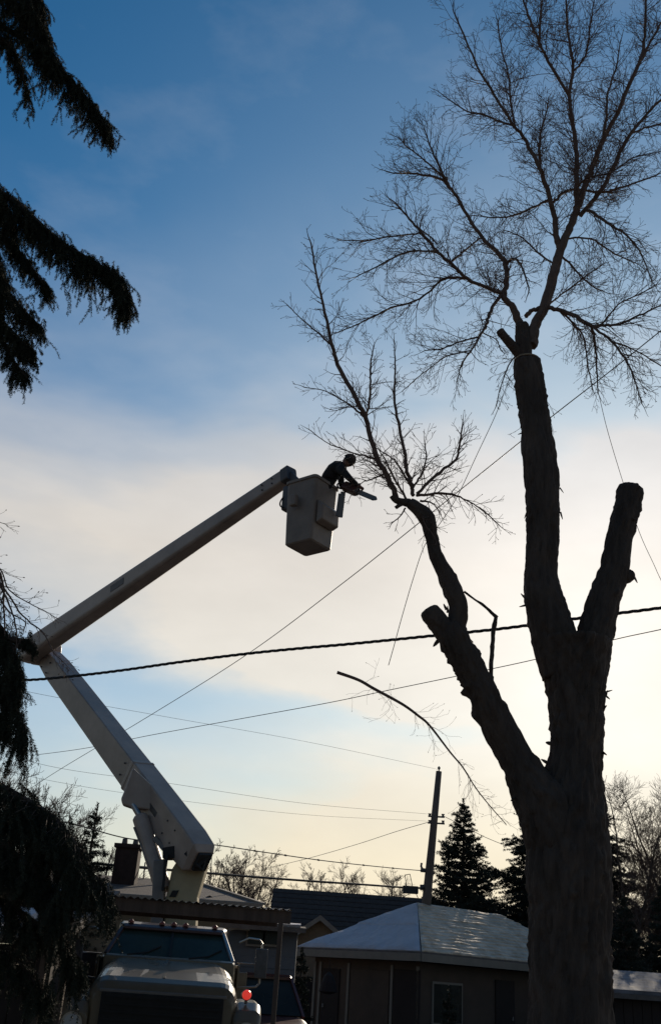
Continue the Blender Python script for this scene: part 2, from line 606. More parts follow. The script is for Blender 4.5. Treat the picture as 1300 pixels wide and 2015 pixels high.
# bark flakes and spurs that break the outline
mb = MB()
for (x, y, dx, dy, w) in [(1036, 1180, -12, -12, 6), (1037, 1190, -16, 4, 5), (1101, 960, 7, 10, 3), (1036, 1008, -5, 12, 4), (1102, 1008, 4, 14, 4), (1190, 1362, 14, -4, 4), (1191, 1372, 3, -14, 4),
                          (1190, 1368, 9, 8, 5), (1083, 1463, -10, -2, 9), (1078, 1502, -14, -8, 8), (1074, 1508, 6, 8, 7), (860, 1262, -8, 10, 9), (938, 1408, -9, 4, 7), 
                          (916, 1256, 14, 8, 9), (996, 1405, 7, 10, 6), (878, 1200, -6, -12, 6), (880, 1206, 0, -14, 5), (1026, 852, -8, 3, 3), (1243, 1020, 10, 4, 6), (1247, 1135, 6, 12, 5), (1185, 1480, 8, 6, 5), (1186, 1395, 7, -7, 5), (1012, 1570, -8, 6, 6)]:
    a = P(x, y, TY - .12); b = P(x + dx, y + dy, TY - .14)
    r = w / 2 * pxm(TY, y)
    mb = MB()
    mb.tube([a, a.lerp(b, .55), b], [r, r * .8, r * .3], n=5)
    mb.build('bark_spur', M['bark'], maple)


def twiggy(mb, p, d, L, r, lvl, rg, up, dens=1.0, rmin=.0023, kink=.14):
    """a twig that branches on; up > 0 curls it skyward, < 0 lets it hang"""
    n = max(3, min(6, int(L / .09) + 2))
    pts = [p.copy()]
    d = d.normalized()
    q = p.copy()
    for i in range(n):
        d = (d + Vector((rg.gauss(0, kink), rg.gauss(0, kink), rg.gauss(0, kink) + up * (.35 + .65 * i / n)))).normalized()
        q = q + d * (L / n)
        pts.append(q.copy())
    mb.tube(pts, [max(rmin, r * (1 - .75 * i / n)) for i in range(n + 1)], n=3 if r < .008 else 5, cap=False)
    if lvl <= 0:
        if rg.random() < .5:      # swollen bud
            e = pts[-1]
            mb.tube([e, e + d * .008, e + d * .018], [.0022, .0048, .001], n=4, cap=False)
        return
    step = (.06, .072, .11, .30)[min(lvl, 3)] / dens
    m_ = int(L * .92 / step + rg.random())
    for i in range(m_):
        t = .12 + .86 * (i + rg.random()) / max(1, m_)
        x = t * n
        j = min(int(x), n - 1)
        pp = pts[j].lerp(pts[j + 1], x - j)
        dd = (pts[j + 1] - pts[j]).normalized()
        side = dd.cross(Vector((rg.gauss(0, 1), rg.gauss(0, 1), rg.gauss(0, 1))))
        if side.length < 1e-3:
            continue
        side.normalize()
        ang = rg.uniform(.5, 1.05)
        nd = dd * math.cos(ang) + side * math.sin(ang)
        LL = L * rg.uniform(.32, .68) * (1.1 - .55 * t)
        if lvl == 1:
            LL = max(LL, .04)
        twiggy(mb, pp, nd, LL, max(rmin, r * (1 - .7 * t) * .62), lvl - 1, rg, up, dens, rmin, kink)


def limb(mb, lst, Y0=TY, up=.12, lvl=3, slen=1.0, space=14, seed=0, frm=.08, dens=1.0, sub=5, outward=None, k=6, rmin=.0023):
    """traced limb in px with depths, dressed with side shoots all round"""
    rg = random.Random(seed)
    pts, rads = pxpath(lst, Y0)
    sp = smooth_path(pts, 5)
    sr = smooth_vals(rads, 5)
    for i in range(1, len(sp) - 1):
        sp[i] = sp[i] + Vector((rg.gauss(0, 1), rg.gauss(0, 1), rg.gauss(0, 1))) * min(.006, sr[i] * .3)
    mb.tube(sp, sr, n=k)
    tot = sum((b - a).length for a, b in zip(sp, sp[1:]))
    m_ = pxm(Y0, lst[0][1])
    n = int(tot / (space * m_))
    acc = 0
    segs = list(zip(sp, sp[1:]))
    for i in range(n):
        t = frm + (1 - frm) * (i + rg.random()) / n
        x = t * len(segs)
        j = min(int(x), len(segs) - 1)
        a, b = segs[j]
        pp = a.lerp(b, x - j)
        dd = (b - a).normalized()
        side = dd.cross(Vector((rg.gauss(0, 1), rg.gauss(0, 1), rg.gauss(0, 1))))
        if side.length < 1e-3:
            continue
        side.normalize()
        ang = rg.uniform(.5, 1.0)
        nd = dd * math.cos(ang) + side * math.sin(ang)
        L = slen * rg.uniform(.30, 1.0) * (1.08 - .5 * t)
        L = min(L, 1.2)
        twiggy(mb, pp, nd, L, min(.0075, sr[j] * .5), min(lvl, sub) - 1, rg, up, dens, rmin)
    # leader tip
    twiggy(mb, sp[-1], sp[-1] - sp[-2], .35 * slen, sr[-1], lvl - 1, rg, up, dens, rmin)


crown = MB()
D = .68
LM = [
    # left fork
    ([(1023, 640, 17, D), (1008, 605, 14, D), (991, 583, 12, D), (997, 554, 10, D + .05), (994, 519, 10, D + .1), (977, 496, 9, D + .15), (948, 467, 8, D + .2), (913, 415, 7, D + .2), (888, 372, 6, D + .3), (861, 350, 5, D + .3), (820, 342, 4, D + .4), (780, 341, 3, D + .4)], .10, 1.0, 15),
    ([(885, 370, 5, D + .3), (861, 323, 4, D + .2), (845, 285, 3, D + .1), (835, 255, 2, D)], .14, .8, 14),
    ([(868, 345, 4, D + .2), (828, 310, 3, D), (800, 288, 3, D - .1), (785, 272, 2, D - .1)], .1, .8, 14),
    ([(985, 577, 9, D), (962, 568, 8, D - .1), (919, 548, 7, D - .2), (893, 524, 7, D - .3), (861, 496, 6, D - .4), (827, 456, 5, D - .45), (800, 425, 4, D - .5), (778, 400, 3, D - .5)], .10, 1.0, 14),
    ([(861, 497, 5, D - .4), (830, 494, 4, D - .55), (795, 497, 4, D - .7), (752, 519, 3, D - .8), (700, 545, 2, D - .9)], .03, .85, 14),
    ([(919, 549, 5, D - .2), (873, 549, 5, D - .1), (827, 588, 4, D), (769, 606, 4, D + .1), (711, 635, 3, D + .2), (660, 656, 2, D + .3)], .05, .85, 14),
    ([(828, 460, 4, D - .45), (800, 462, 3, D - .5), (761, 466, 3, D - .3), (723, 473, 3, D - .2), (682, 473, 2, D - .1)], .10, .85, 14),
    ([(890, 513, 5, D - .3), (915, 492, 4, D - .1), (942, 470, 3, D + .2)], .05, .6, 22),
    ([(812, 440, 3, D - .5), (850, 470, 3, D - .7), (858, 480, 2, D - .8)], .1, .6, 22),
    # hanging branch under the left fork
    ([(985, 580, 8, D), (965, 612, 7, D - .1), (955, 640, 6, D - .2), (942, 663, 5, D - .3), (925, 692, 4, D - .4), (908, 715, 3, D - .4), (900, 745, 2, D - .4)], -.04, .7, 16),
    ([(942, 663, 4, D - .3), (905, 672, 3, D - .4), (873, 685, 3, D - .5), (835, 690, 2, D - .6)], .02, .7, 14),
    ([(925, 690, 3, D - .3), (880, 700, 3, D - .1), (861, 712, 2, D), (825, 740, 2, D + .1), (798, 764, 2, D + .1)], -.03, .6, 14),
    ([(950, 655, 3, D - .2), (975, 668, 2, D - .3), (985, 690, 2, D - .4)], -.03, .5, 16),
    # right-hand main fork
    ([(1044, 680, 26, D), (1050, 645, 22, D), (1069, 606, 21, D), (1087, 545, 20, D), (1098, 500, 18, D), (1115, 460, 16, D), (1130, 425, 15, D), (1138, 400, 14, D)], .1, .5, 60),
    ([(1034, 622, 10, D), (1043, 613, 9, D), (1060, 606, 9, D)], .1, .3, 90),
    ([(1102, 492, 14, D), (1095, 470, 12, D), (1089, 420, 10, D - .1), (1072, 363, 9, D - .2), (1058, 323, 8, D - .3), (1029, 271, 7, D - .35), (1012, 248, 6, D - .4), (977, 196, 5, D - .5), (937, 127, 4, D - .6), (895, 30, 3, D - .7)], .12, 1.0, 14),
    ([(1012, 248, 5, D - .4), (977, 237, 4, D - .3), (950, 225, 4, D - .2), (919, 219, 3, D - .1), (872, 188, 2, D)], .08, .9, 14),
    ([(1013, 250, 4, D - .4), (1004, 200, 4, D - .3), (1000, 150, 3, D - .2), (985, 90, 3, D - .1), (978, 40, 2, D)], .12, .9, 14),
    ([(1062, 328, 5, D - .3), (1060, 300, 5, D - .1), (1063, 262, 4, D), (1075, 219, 3, D + .1), (1078, 195, 2, D + .2)], .12, .8, 15),
    ([(1135, 405, 12, D), (1133, 350, 10, D + .05), (1134, 306, 9, D + .1), (1127, 248, 8, D + .15), (1119, 185, 7, D + .2), (1127, 138, 6, D + .2), (1120, 90, 5, D + .3), (1114, 40, 4, D + .3), (1112, -30, 3, D + .3)], .12, 1.0, 14),
    ([(1120, 190, 6, D + .2), (1087, 138, 6, D + .1), (1068, 100, 5, D), (1050, 60, 5, D), (1035, 20, 4, D), (1022, -20, 3, D)], .12, 1.0, 14),
    ([(1060, 90, 4, D), (1062, 40, 4, D + .1), (1066, -10, 3, D + .2)], .12, .9, 14),
    ([(1128, 140, 4, D + .2), (1150, 110, 4, D + .1), (1160, 50, 3, D), (1168, 0, 2, D)], .12, .9, 14),
    ([(1138, 405, 13, D), (1150, 365, 12, D + .1), (1162, 335, 11, D + .2), (1185, 277, 10, D + .3), (1213, 225, 9, D + .3), (1237, 167, 8, D + .4), (1262, 108, 7, D + .4), (1268, 60, 5, D + .4), (1270, -20, 4, D + .4)], .12, 1.0, 15),
    ([(1255, 128, 6, D + .4), (1280, 80, 5, D + .5), (1300, 44, 4, D + .5), (1330, -20, 3, D + .5)], .12, .9, 15),
    ([(1185, 277, 6, D + .3), (1192, 230, 5, D + .1), (1196, 180, 4, D), (1212, 130, 3, D - .1), (1220, 80, 2, D - .2)], .12, .9, 14),
    ([(1140, 425, 10, D), (1165, 395, 9, D - .1), (1185, 369, 9, D - .2), (1219, 300, 8, D - .3), (1242, 260, 7, D - .4), (1275, 222, 6, D - .4), (1305, 190, 5, D - .5), (1345, 150, 3, D - .5)], .10, 1.0, 14),
    ([(1240, 262, 4, D - .4), (1275, 250, 4, D - .3), (1310, 240, 3, D - .2)], .05, .9, 14),
    ([(1081, 392, 7, D - .1), (1060, 402, 5, D), (1029, 417, 5, D + .1), (1000, 426, 4, D + .2), (972, 428, 3, D + .3), (930, 424, 2, D + .4)], .03, .8, 14),
    ([(1088, 398, 6, D), (1107, 380, 6, D + .1), (1130, 373, 5, D + .2), (1180, 378, 5, D + .4), (1220, 370, 4, D + .5), (1290, 345, 3, D + .6)], .05, .9, 14),
    ([(1140, 425, 8, D), (1155, 414, 7, D - .1), (1185, 433, 6, D - .3), (1210, 448, 5, D - .4), (1235, 465, 4, D - .5), (1260, 500, 3, D - .5), (1280, 550, 2, D - .5)], -.03, .8, 14),
    ([(1130, 375, 4, D), (1155, 350, 4, D - .3), (1200, 340, 3, D - .5), (1245, 310, 3, D - .6), (1290, 300, 2, D - .7)], .06, .9, 14),
    ([(1099, 500, 5, D), (1130, 530, 4, D + .2), (1160, 560, 3, D + .3), (1190, 575, 2, D + .4)], .0, .8, 15),
    # low right branch
    ([(1072, 606, 10, D), (1095, 609, 9, D - .05), (1127, 620, 9, D - .1), (1162, 641, 8, D - .2), (1190, 640, 6, D - .2), (1219, 637, 5, D - .3), (1265, 617, 4, D - .4), (1300, 600, 3, D - .4)], .06, .9, 13),
    ([(1162, 641, 6, D - .2), (1202, 672, 5, D - .3), (1232, 712, 4, D - .4), (1248, 750, 3, D - .4), (1262, 795, 2, D - .4)], -.05, .6, 14),
    ([(1162, 641, 5, D - .2), (1168, 665, 5, D - .1), (1172, 700, 4, D), (1174, 740, 3, D), (1176, 775, 2, D)], -.06, .6, 12),
    ([(1100, 610, 5, D), (1130, 640, 4, D + .1), (1148, 665, 3, D + .2), (1155, 715, 3, D + .2), (1165, 765, 2, D + .2)], -.05, .6, 13),
    ([(1202, 672, 4, D - .3), (1250, 690, 3, D - .2), (1300, 720, 3, D - .1)], .0, .8, 14),
    ([(1180, 642, 4, D - .2), (1215, 600, 3, D - .3), (1255, 580, 3, D - .4), (1290, 560, 2, D - .4)], .05, .8, 14),
    ([(994, 521, 6, D + .1), (1006, 510, 6, D), (1020, 515, 5, D - .1), (1032, 540, 4, D - .2), (1040, 570, 3, D - .2)], .0, .6, 14),
    ([(1090, 520, 4, D), (1060, 500, 4, D + .3), (1030, 470, 3, D + .4), (1000, 455, 2, D + .5)], .05, .7, 14),
    ([(1078, 600, 4, D), (1110, 575, 3, D + .1), (1150, 545, 3, D + .2), (1185, 520, 2, D + .3)], .05, .7, 14),
    ([(1110, 470, 4, D), (1160, 470, 4, D + .2), (1210, 500, 3, D + .4), (1255, 520, 2, D + .5)], .02, .8, 13),
    ([(1022, 690, 3, D), (1000, 720, 3, D - .1), (985, 760, 2, D - .1), (975, 800, 2, D - .1)], -.04, .4, 16),
]
for i, (lst, up, sl, spc) in enumerate(LM):
    limb(crown, lst, up=up, slen=sl, space=spc * .55, seed=100 + i, lvl=3, frm=.10, dens=.95)
crown.build('crown', M['twig'], maple)

crown2 = MB()
d2 = -.36
LM2 = [
    ([(781, 985, 11, d2), (773, 960, 11, d2), (758, 931, 11, d2), (738, 892, 10, d2), (719, 823, 9, d2 - .05), (704, 792, 9, d2 - .1), (669, 727, 8, d2 - .1), (652, 677, 7, d2 - .2), (636, 600, 5, d2 - .2), (622, 540, 4, d2 - .25), (612, 480, 3, d2 - .3)], .10, .62, 17),
    ([(813, 975, 8, d2), (808, 950, 8, d2), (800, 919, 7, d2), (788, 854, 6, d2 + .1), (777, 800, 5, d2 + .15), (776, 760, 4, d2 + .2), (777, 715, 3, d2 + .2), (775, 670, 2, d2 + .2)], .10, .42, 15),
    ([(819, 972, 6, d2), (858, 935, 6, d2 - .1), (896, 904, 5, d2 - .15), (903, 875, 4, d2 - .2), (909, 840, 3, d2 - .2)], .08, .5, 14),
    ([(819, 975, 6, d2), (850, 972, 5, d2 + .1), (881, 971, 5, d2 + .2), (919, 985, 3, d2 + .3), (950, 1005, 3, d2 + .35), (983, 1035, 2, d2 + .4)], .0, .5, 14),
    ([(719, 825, 5, d2), (725, 795, 5, d2 + .1), (728, 750, 4, d2 + .15), (729, 715, 3, d2 + .15), (735, 680, 2, d2 + .2)], .08, .5, 14),
    ([(744, 905, 4, d2), (720, 898, 4, d2 - .1), (696, 892, 3, d2 - .15), (670, 882, 3, d2 - .2), (645, 872, 2, d2 - .25), (612, 848, 2, d2 - .3)], .05, .42, 15),
    ([(715, 820, 4, d2 - .05), (696, 803, 4, d2), (677, 790, 3, d2 + .05), (638, 769, 2, d2 + .1), (598, 762, 2, d2 + .2)], .04, .45, 14),
    ([(652, 680, 3, d2 - .2), (625, 655, 3, d2 - .2), (590, 625, 2, d2 - .2), (565, 600, 2, d2 - .2)], .06, .4, 14),
    ([(812, 965, 5, d2), (795, 935, 4, d2 - .1), (775, 905, 3, d2 - .15), (745, 885, 2, d2 - .2)], .06, .5, 12),
    ([(800, 985, 5, d2), (780, 950, 4, d2 - .1), (755, 900, 3, d2 - .2)], .08, .5, 12),
    ([(812, 960, 5, d2), (830, 930, 4, d2 + .1), (838, 900, 3, d2 + .15), (835, 870, 2, d2 + .2)], .08, .5, 12),
    ([(757, 932, 4, d2), (735, 942, 3, d2 + .1), (712, 950, 2, d2 + .2), (690, 975, 1.5, d2 + .2)], .02, .35, 14),
    ([(797, 1000, 4, d2), (788, 1015, 3, d2), (770, 1030, 2, d2)], -.02, .3, 14),
    ([(826, 985, 5, d2), (850, 990, 3, d2 + .05), (865, 1010, 2, d2 + .1)], -.02, .4, 13),
    ([(829, 1000, 3, d2), (835, 1030, 2, d2 - .1), (850, 1050, 2, d2 - .1)], -.02, .4, 13),
]
for i, (lst, up, sl, spc) in enumerate(LM2):
    limb(crown2, lst, up=up * .8, slen=sl, space=spc * .62, seed=300 + i, lvl=2 if i not in (8, 9, 10) else 3, frm=.06, dens=1.0)
crown2.build('shoots', M['twig'], maple)
# a dead leaf clump and a few small sprays from the middle limb
mb = MB()
rg = random.Random(77)
for (x, y, dx, dy) in [(1018, 770, -20, -6), (1025, 840, -18, 12), (1075, 790, 14, 18), (1082, 830, 20, 20), (1010, 745, -14, 14)]:
    a = P(x, y, TY)
    b = P(x + dx, y + dy, TY - .1)
    twiggy(mb, a, b - a, .28, .004, 1, rg, -.03, 1.0)
mb.build('sprays', M['twig'], maple)

# ------------------------------------------------------------------ cut branch caught on the thin wire
HB = 12.4
mb = MB()
bp, br = pxpath([(663, 1323, 6.5), (705, 1338, 6), (735, 1355, 6), (790, 1385, 5.5), (822, 1408, 5), (845, 1428, 4.5), (885, 1480, 3.5), (910, 1510, 3), (935, 1550, 2.4), (965, 1588, 2), (995, 1622, 1.6)], HB)
sp = smooth_path(bp, 5); sr = smooth_vals(br, 5)
mb.tube(sp, sr, n=6)
rg = random.Random(5)
for i in range(46):
    j = rg.randrange(6, len(sp) - 1)
    d = sp[j + 1 if j + 1 < len(sp) else j] - sp[j - 1]
    side = Vector((rg.gauss(.3, .8), rg.gauss(0, .8), rg.gauss(-.2, .7)))
    twiggy(mb, sp[j], d.normalized() * .5 + side, rg.uniform(.12, .5), .0028, 1, rg, -.05, .6, .0013, .22)
hb = mb.build('hanging_branch', M['twig'])
tag(hb, 'thin cut branch with drooping twigs, caught on the thin wire left of the trunk', 'branch')

# ------------------------------------------------------------------ foreground spruce, its drooping boughs
SY = 7.4
nrng = np.random.default_rng(3)


def brush(A, pts, rad, per_m, nl, w, spread=.9, taper=.35):
    """needles along a curve -> triangles (numpy)"""
    pts = np.array([tuple(p) for p in pts])
    seg = np.linalg.norm(pts[1:] - pts[:-1], axis=1)
    tot = seg.sum()
    n = max(6, int(tot * per_m))
    s = nrng.random(n) * tot
    cs = np.concatenate([[0], np.cumsum(seg)])
    j = np.clip(np.searchsorted(cs, s) - 1, 0, len(seg) - 1)
    t = ((s - cs[j]) / np.maximum(seg[j], 1e-6))[:, None]
    p = pts[j] * (1 - t) + pts[j + 1] * t
    d = (pts[j + 1] - pts[j]) / np.maximum(seg[j], 1e-6)[:, None]
    r = nrng.normal(size=(n, 3))
    r -= d * (r * d).sum(1)[:, None]
    r /= np.linalg.norm(r, axis=1)[:, None] + 1e-9
    dirn = r * spread + d * nrng.uniform(.35, 1.1, (n, 1))
    dirn /= np.linalg.norm(dirn, axis=1)[:, None]
    side = np.cross(dirn, nrng.normal(size=(n, 3)))
    side /= np.linalg.norm(side, axis=1)[:, None] + 1e-9
    L = nl * nrng.uniform(.6, 1.15, (n, 1)) * (1 - taper * (s / tot)[:, None])
    p = p + r * rad * nrng.random((n, 1))
    A.append(np.stack([p - side * w / 2, p + side * w / 2, p + dirn * L], 1))


def droop(A, p, d, L, rg, per_m=700, nl=.026, w=.0042, grav=.35, kids=3):
    n = 5
    pts = [p]
    d = Vector(d).normalized()
    q = p
    for i in range(n):
        d = (d + Vector((rg.gauss(0, .10), rg.gauss(0, .10), -grav + rg.gauss(0, .06)))).normalized()
        q = q + d * (L / n)
        pts.append(q)
    brush(A, pts, .004, per_m, nl, w)
    for k in range(kids):
        j = rg.randrange(1, n)
        s = d.cross(Vector((rg.gauss(0, 1), rg.gauss(0, 1), rg.gauss(0, 1)))).normalized()
        dd = (pts[j + 1] - pts[j]).normalized() * .8 + s * .75
        droop(A, pts[j], dd, L * rg.uniform(.3, .5), rg, per_m, nl, w, grav, 0)


spr_x = P(-760, 1500, SY).x
spruce = empty('spruce_tree', (spr_x, SY + .3, 0), 0, 'dark spruce at the left edge, its drooping needle boughs nearest the camera', 'tree')
mb = MB()
tz = [(0, .26), (2, .23), (4, .20), (6, .17), (8, .13), (10, .09), (12, .04)]
bark_tube(mb, [Vector((spr_x, SY + .3, z)) for z, r in tz], [r for z, r in tz], n=14, step=.12, seed=21, chip=.02)
mb.build('trunk', M['bark'], spruce, smooth=True)

# (path px, hang length px (min,max), branchlets, depth spread m, gravity, tip direction)
BOUGHS = [
    ([(-420, -160, 0), (-200, -110, 0), (-40, -60, 0), (40, -5, 0), (85, 60, 0), (110, 120, 0)], (60, 125), 330, .30, .42),
    ([(-420, -100, .1), (-200, -30, 0), (-20, 40, 0), (70, 95, 0), (120, 140, 0), (160, 180, 0), (192, 222, 0), (216, 262, 0)], (35, 72), 330, .18, .34),
    ([(-420, -60, .2), (-150, 20, .1), (-20, 60, 0), (30, 110, 0), (50, 165, 0), (60, 200, 0)], (30, 55), 70, .12, .5),
    ([(-420, 10, .2), (-150, 40, .1), (-40, 60, 0), (10, 90, 0), (40, 120, 0)], (40, 70), 70, .2, .5),
    ([(-420, 260, .1), (-200, 310, 0), (0, 380, 0), (60, 425, 0), (110, 470, 0), (165, 505, 0), (205, 528, 0), (232, 545, 0), (246, 575, 0), (246, 605, 0)], (34, 80), 560, .18, .5),
    ([(-420, 330, .3), (-180, 400, .2), (-20, 450, .1), (40, 500, .1), (70, 540, 0), (98, 575, 0)], (24, 46), 200, .12, .3),
    ([(-420, 420, .3), (-180, 480, .2), (-50, 520, .1), (10, 570, .1), (50, 615, 0), (84, 648, 0)], (30, 62), 240, .16, .3),
    ([(-420, 480, .2), (-180, 540, .1), (-50, 580, 0), (10, 640, 0), (45, 675, 0), (70, 700, 0)], (30, 66), 260, .2, .35),
    ([(-420, 520, .2), (-180, 570, .1), (-40, 600, 0), (5, 670, 0), (30, 715, 0), (55, 745, 0)], (24, 50), 130, .14, .5),
    ([(-420, 330, -.2), (-180, 380, -.2), (-60, 430, -.2), (-10, 500, -.2), (5, 580, -.2)], (60, 110), 260, .25, .5),
    # lower hanging veil
    ([(-420, 1090, .2), (-200, 1130, .1), (-60, 1180, 0), (5, 1240, 0), (30, 1290, 0), (42, 1340, 0)], (60, 120), 200, .14, .75),
    ([(-420, 1150, .1), (-200, 1210, 0), (-60, 1280, 0), (0, 1340, 0), (30, 1390, 0), (52, 1440, 0)], (45, 80), 190, .14, .7),
    ([(-300, 1230, .1), (-150, 1300, 0), (-60, 1360, 0), (-10, 1400, 0), (20, 1440, 0)], (40, 70), 80, .12, .7),
    ([(-420, 1190, .1), (-100, 1230, 0), (20, 1258, 0), (52, 1262, 0), (72, 1272, 0)], (18, 40), 60, .08, .5),
    # bottom mass
    ([(-420, 1440, .0), (-200, 1480, 0), (-40, 1530, 0), (60, 1580, 0), (110, 1615, 0), (150, 1665, 0), (165, 1710, 0)], (60, 130), 420, .4, .5),
    ([(-420, 1500, .3), (-200, 1560, .3), (-20, 1600, .2), (80, 1660, .2), (150, 1700, .1), (200, 1740, .1), (218, 1790, .1)], (40, 90), 330, .35, .5),
    ([(-420, 1560, .0), (-200, 1600, 0), (-40, 1640, 0), (40, 1690, 0), (90, 1740, 0), (120, 1790, 0)], (50, 100), 300, .35, .5),
    ([(-420, 200, .3), (-200, 240, .2), (-40, 330, .1), (10, 400, .1), (30, 470, .1)], (50, 90), 180, .2, .5),
    ([(-420, -200, .3), (-200, -180, .2), (0, -110, .1), (60, -40, .1), (88, 30, 0)], (50, 110), 200, .2, .5),
    ([(-420, 1640, .2), (-200, 1700, .2), (-20, 1760, .2), (60, 1810, .2), (130, 1860, .2), (160, 1910, .2)], (40, 80), 300, .35, .5),
    ([(-420, 1720, .3), (-200, 1780, .3), (-40, 1840, .3), (40, 1900, .3), (90, 1960, .3)], (40, 80), 240, .35, .5),
    ([(-420, 1620, .2), (-200, 1660, .2), (-40, 1700, .2), (60, 1750, .2), (140, 1790, .2)], (30, 60), 200, .3, .5),
]
for bi, (path, hang, cnt, dsp, grav) in enumerate(BOUGHS):
    rg = random.Random(500 + bi)
    mb = MB()
    pts = [P(x, y, SY + dy) for x, y, dy in path]
    pts[0] = Vector((spr_x, SY + .3, pts[0].z))
    rads = [.035 * (1 - i / len(pts)) + .004 for i in range(len(pts))]
    sp = smooth_path(pts, 8)
    sr = smooth_vals(rads, 8)
    mb.tube(sp, sr, n=6)
    A = []
    m_ = pxm(SY, path[-1][1])
    n0 = int(len(sp) * .22)
    for i in range(cnt):
        t = (i + rg.random()) / cnt
        j = int(n0 + t * (len(sp) - 1 - n0))
        j = min(j, len(sp) - 2)
        p = sp[j].lerp(sp[j + 1], rg.random())
        dd = (sp[j + 1] - sp[j]).normalized()
        off = Vector((rg.uniform(-.3, .3), rg.uniform(-1, 1), 0)) * (dsp * rg.random())
        q = p + off * (1 - .6 * t) + Vector((0, 0, -abs(off.y) * .3 + abs(rg.gauss(0, .05)) * (1 if rg.random() < .35 else 0)))
        out = Vector((off.x, off.y, 0))
        L = rg.uniform(*hang) * max(.35, 1 + 1.3 * noise.noise(Vector((t * 9, bi * 3.3, 0)))) * rg.uniform(.7, 1.15) * m_ * (1.1 - .35 * t)
        mb.tube([p, p.lerp(q, .5) + Vector((0, 0, .01)), q], [.004, .003, .002], n=3, cap=False)
        droop(A, q, dd * rg.uniform(.3, 1.0) + out * .8 + Vector((rg.gauss(0, .35), rg.gauss(0, .35), -.2 + rg.gauss(0, .15))), L, rg, grav=grav * rg.uniform(.35, 1.2), kids=3)
    brush(A, sp[n0:], .012, 1100, .028, .0045)
    b_ = mb.build('bough', M['bark'], spruce)
    mb2 = MB()
    mb2.tris(np.concatenate(A))
    mb2.build('needles', M['needle'], b_)

# bare dead twigs reaching over the boom elbow
mb = MB()
rg = random.Random(9)
TW = [([(-60, 1060, 3), (0, 1118, 3), (18, 1160, 2.6), (60, 1188, 2), (90, 1203, 1.6), (114, 1218, 1)], .03),
      ([(-40, 1090, 5), (10, 1160, 4), (45, 1212, 3.2), (85, 1245, 2.6), (104, 1282, 2), (122, 1300, 1.6), (134, 1312, 1)], .0),
      ([(-60, 1050, 7), (0, 1130, 5), (8, 1190, 4), (10, 1240, 3), (6, 1290, 2)], -.03),
      ([(-20, 1110, 5), (14, 1180, 4), (30, 1225, 3), (34, 1270, 2)], -.03),
      ([(-40, 1110, 4), (-5, 1170, 4), (20, 1205, 3), (50, 1225, 2), (40, 1260, 1)], -.02),
      ([(-60, 1020, 3), (-20, 1024, 2), (8, 1030, 1.2), (14, 1034, 1)], .0)]
for k, (l, up) in enumerate(TW):
    limb(mb, l, Y0=SY - .05, up=up, slen=.22, space=11, seed=700 + k, lvl=2, k=5, rmin=.0012)
mb.build('dead_twigs', M['twig'], spruce)

# ------------------------------------------------------------------ wires and ropes


def wire(name, label, pts, Y0, Y1, r, m, cat='wire', group=None, twist=False, knots=None):
    """pts in px; depth runs from Y0 to Y1 as a straight span does"""
    cum = [0]
    for a, b in zip(pts, pts[1:]):
        cum.append(cum[-1] + math.hypot(b[0] - a[0], b[1] - a[1]))
    ws = []
    for (x, y), c in zip(pts, cum):
        t = c / cum[-1]
        Y = 1 / ((1 - t) / Y0 + t / Y1)
        ws.append(P(x, y, Y))
    sp = smooth_path(ws, 24)
    if not twist:
        mb = MB()
        mb.tube(sp, r, n=6)
        if knots:
            for t in knots:
                p = sp[int(t * (len(sp) - 1))]
                q = sp[int(t * (len(sp) - 1)) - 1]
                mb.tube([p, p + (p - q).normalized() * r * 6], r * 1.9, n=6)
        o = mb.build(name, m, smooth=True)
        tag(o, label, cat, group)
        return o, sp
    # twisted bundle: three strands as parts
    dense = []
    for a, b in zip(sp, sp[1:]):
        for i in range(6):
            dense.append(a.lerp(b, i / 6))
    dense.append(sp[-1])
    root = empty(name, dense[0], 0, label, cat, group)
    pitch = .42
    for k in range(3):
        acc = 0
        out = []
        for i, p in enumerate(dense):
            if i:
                acc += (p - dense[i - 1]).length
            t = (dense[min(i + 1, len(dense) - 1)] - dense[max(i - 1, 0)]).normalized()
            s = t.cross(Vector((0, 0, 1))).normalized()
            u = s.cross(t)
            a = 2 * math.pi * acc / pitch + k * 2.094
            out.append(p + (s * math.cos(a) + u * math.sin(a)) * r * 1.05)
        mb = MB()
        mb.tube(out, r, n=5)
        mb.build('strand', m, root, smooth=True)
    return root, dense


wire('service_line', 'thin line rising from lower left past the raised bucket to the upper right edge',
     [(60, 1552), (125, 1510), (300, 1405), (490, 1285), (680, 1143), (845, 1012), (960, 920), (1082, 822), (1200, 730), (1300, 650), (1420, 552), (1800, 235), (2300, -200)], 34, 7.6, .0088, M['cable'])
wire('twisted_cable', 'thick black twisted service cable running behind the tree from the boom elbow',
     [(20, 1336), (60, 1338), (140, 1331), (240, 1319), (360, 1302), (490, 1286), (600, 1275), (690, 1267), (850, 1251), (960, 1240), (1035, 1231), (1150, 1215), (1230, 1205), (1320, 1193), (1700, 1138), (2300, 1040)], 17, 10.8, .0125, M['cable'], 'cable', None, True)
wire('lower_line', 'thin taut line on which the cut branch hangs, low behind the maple',
     [(60, 1487), (170, 1472), (300, 1446), (470, 1415), (640, 1384), (760, 1359), (900, 1330), (1050, 1298), (1210, 1258), (1320, 1234), (1700, 1148), (2300, 1000)], 26, 8.6, .0062, M['cable'])

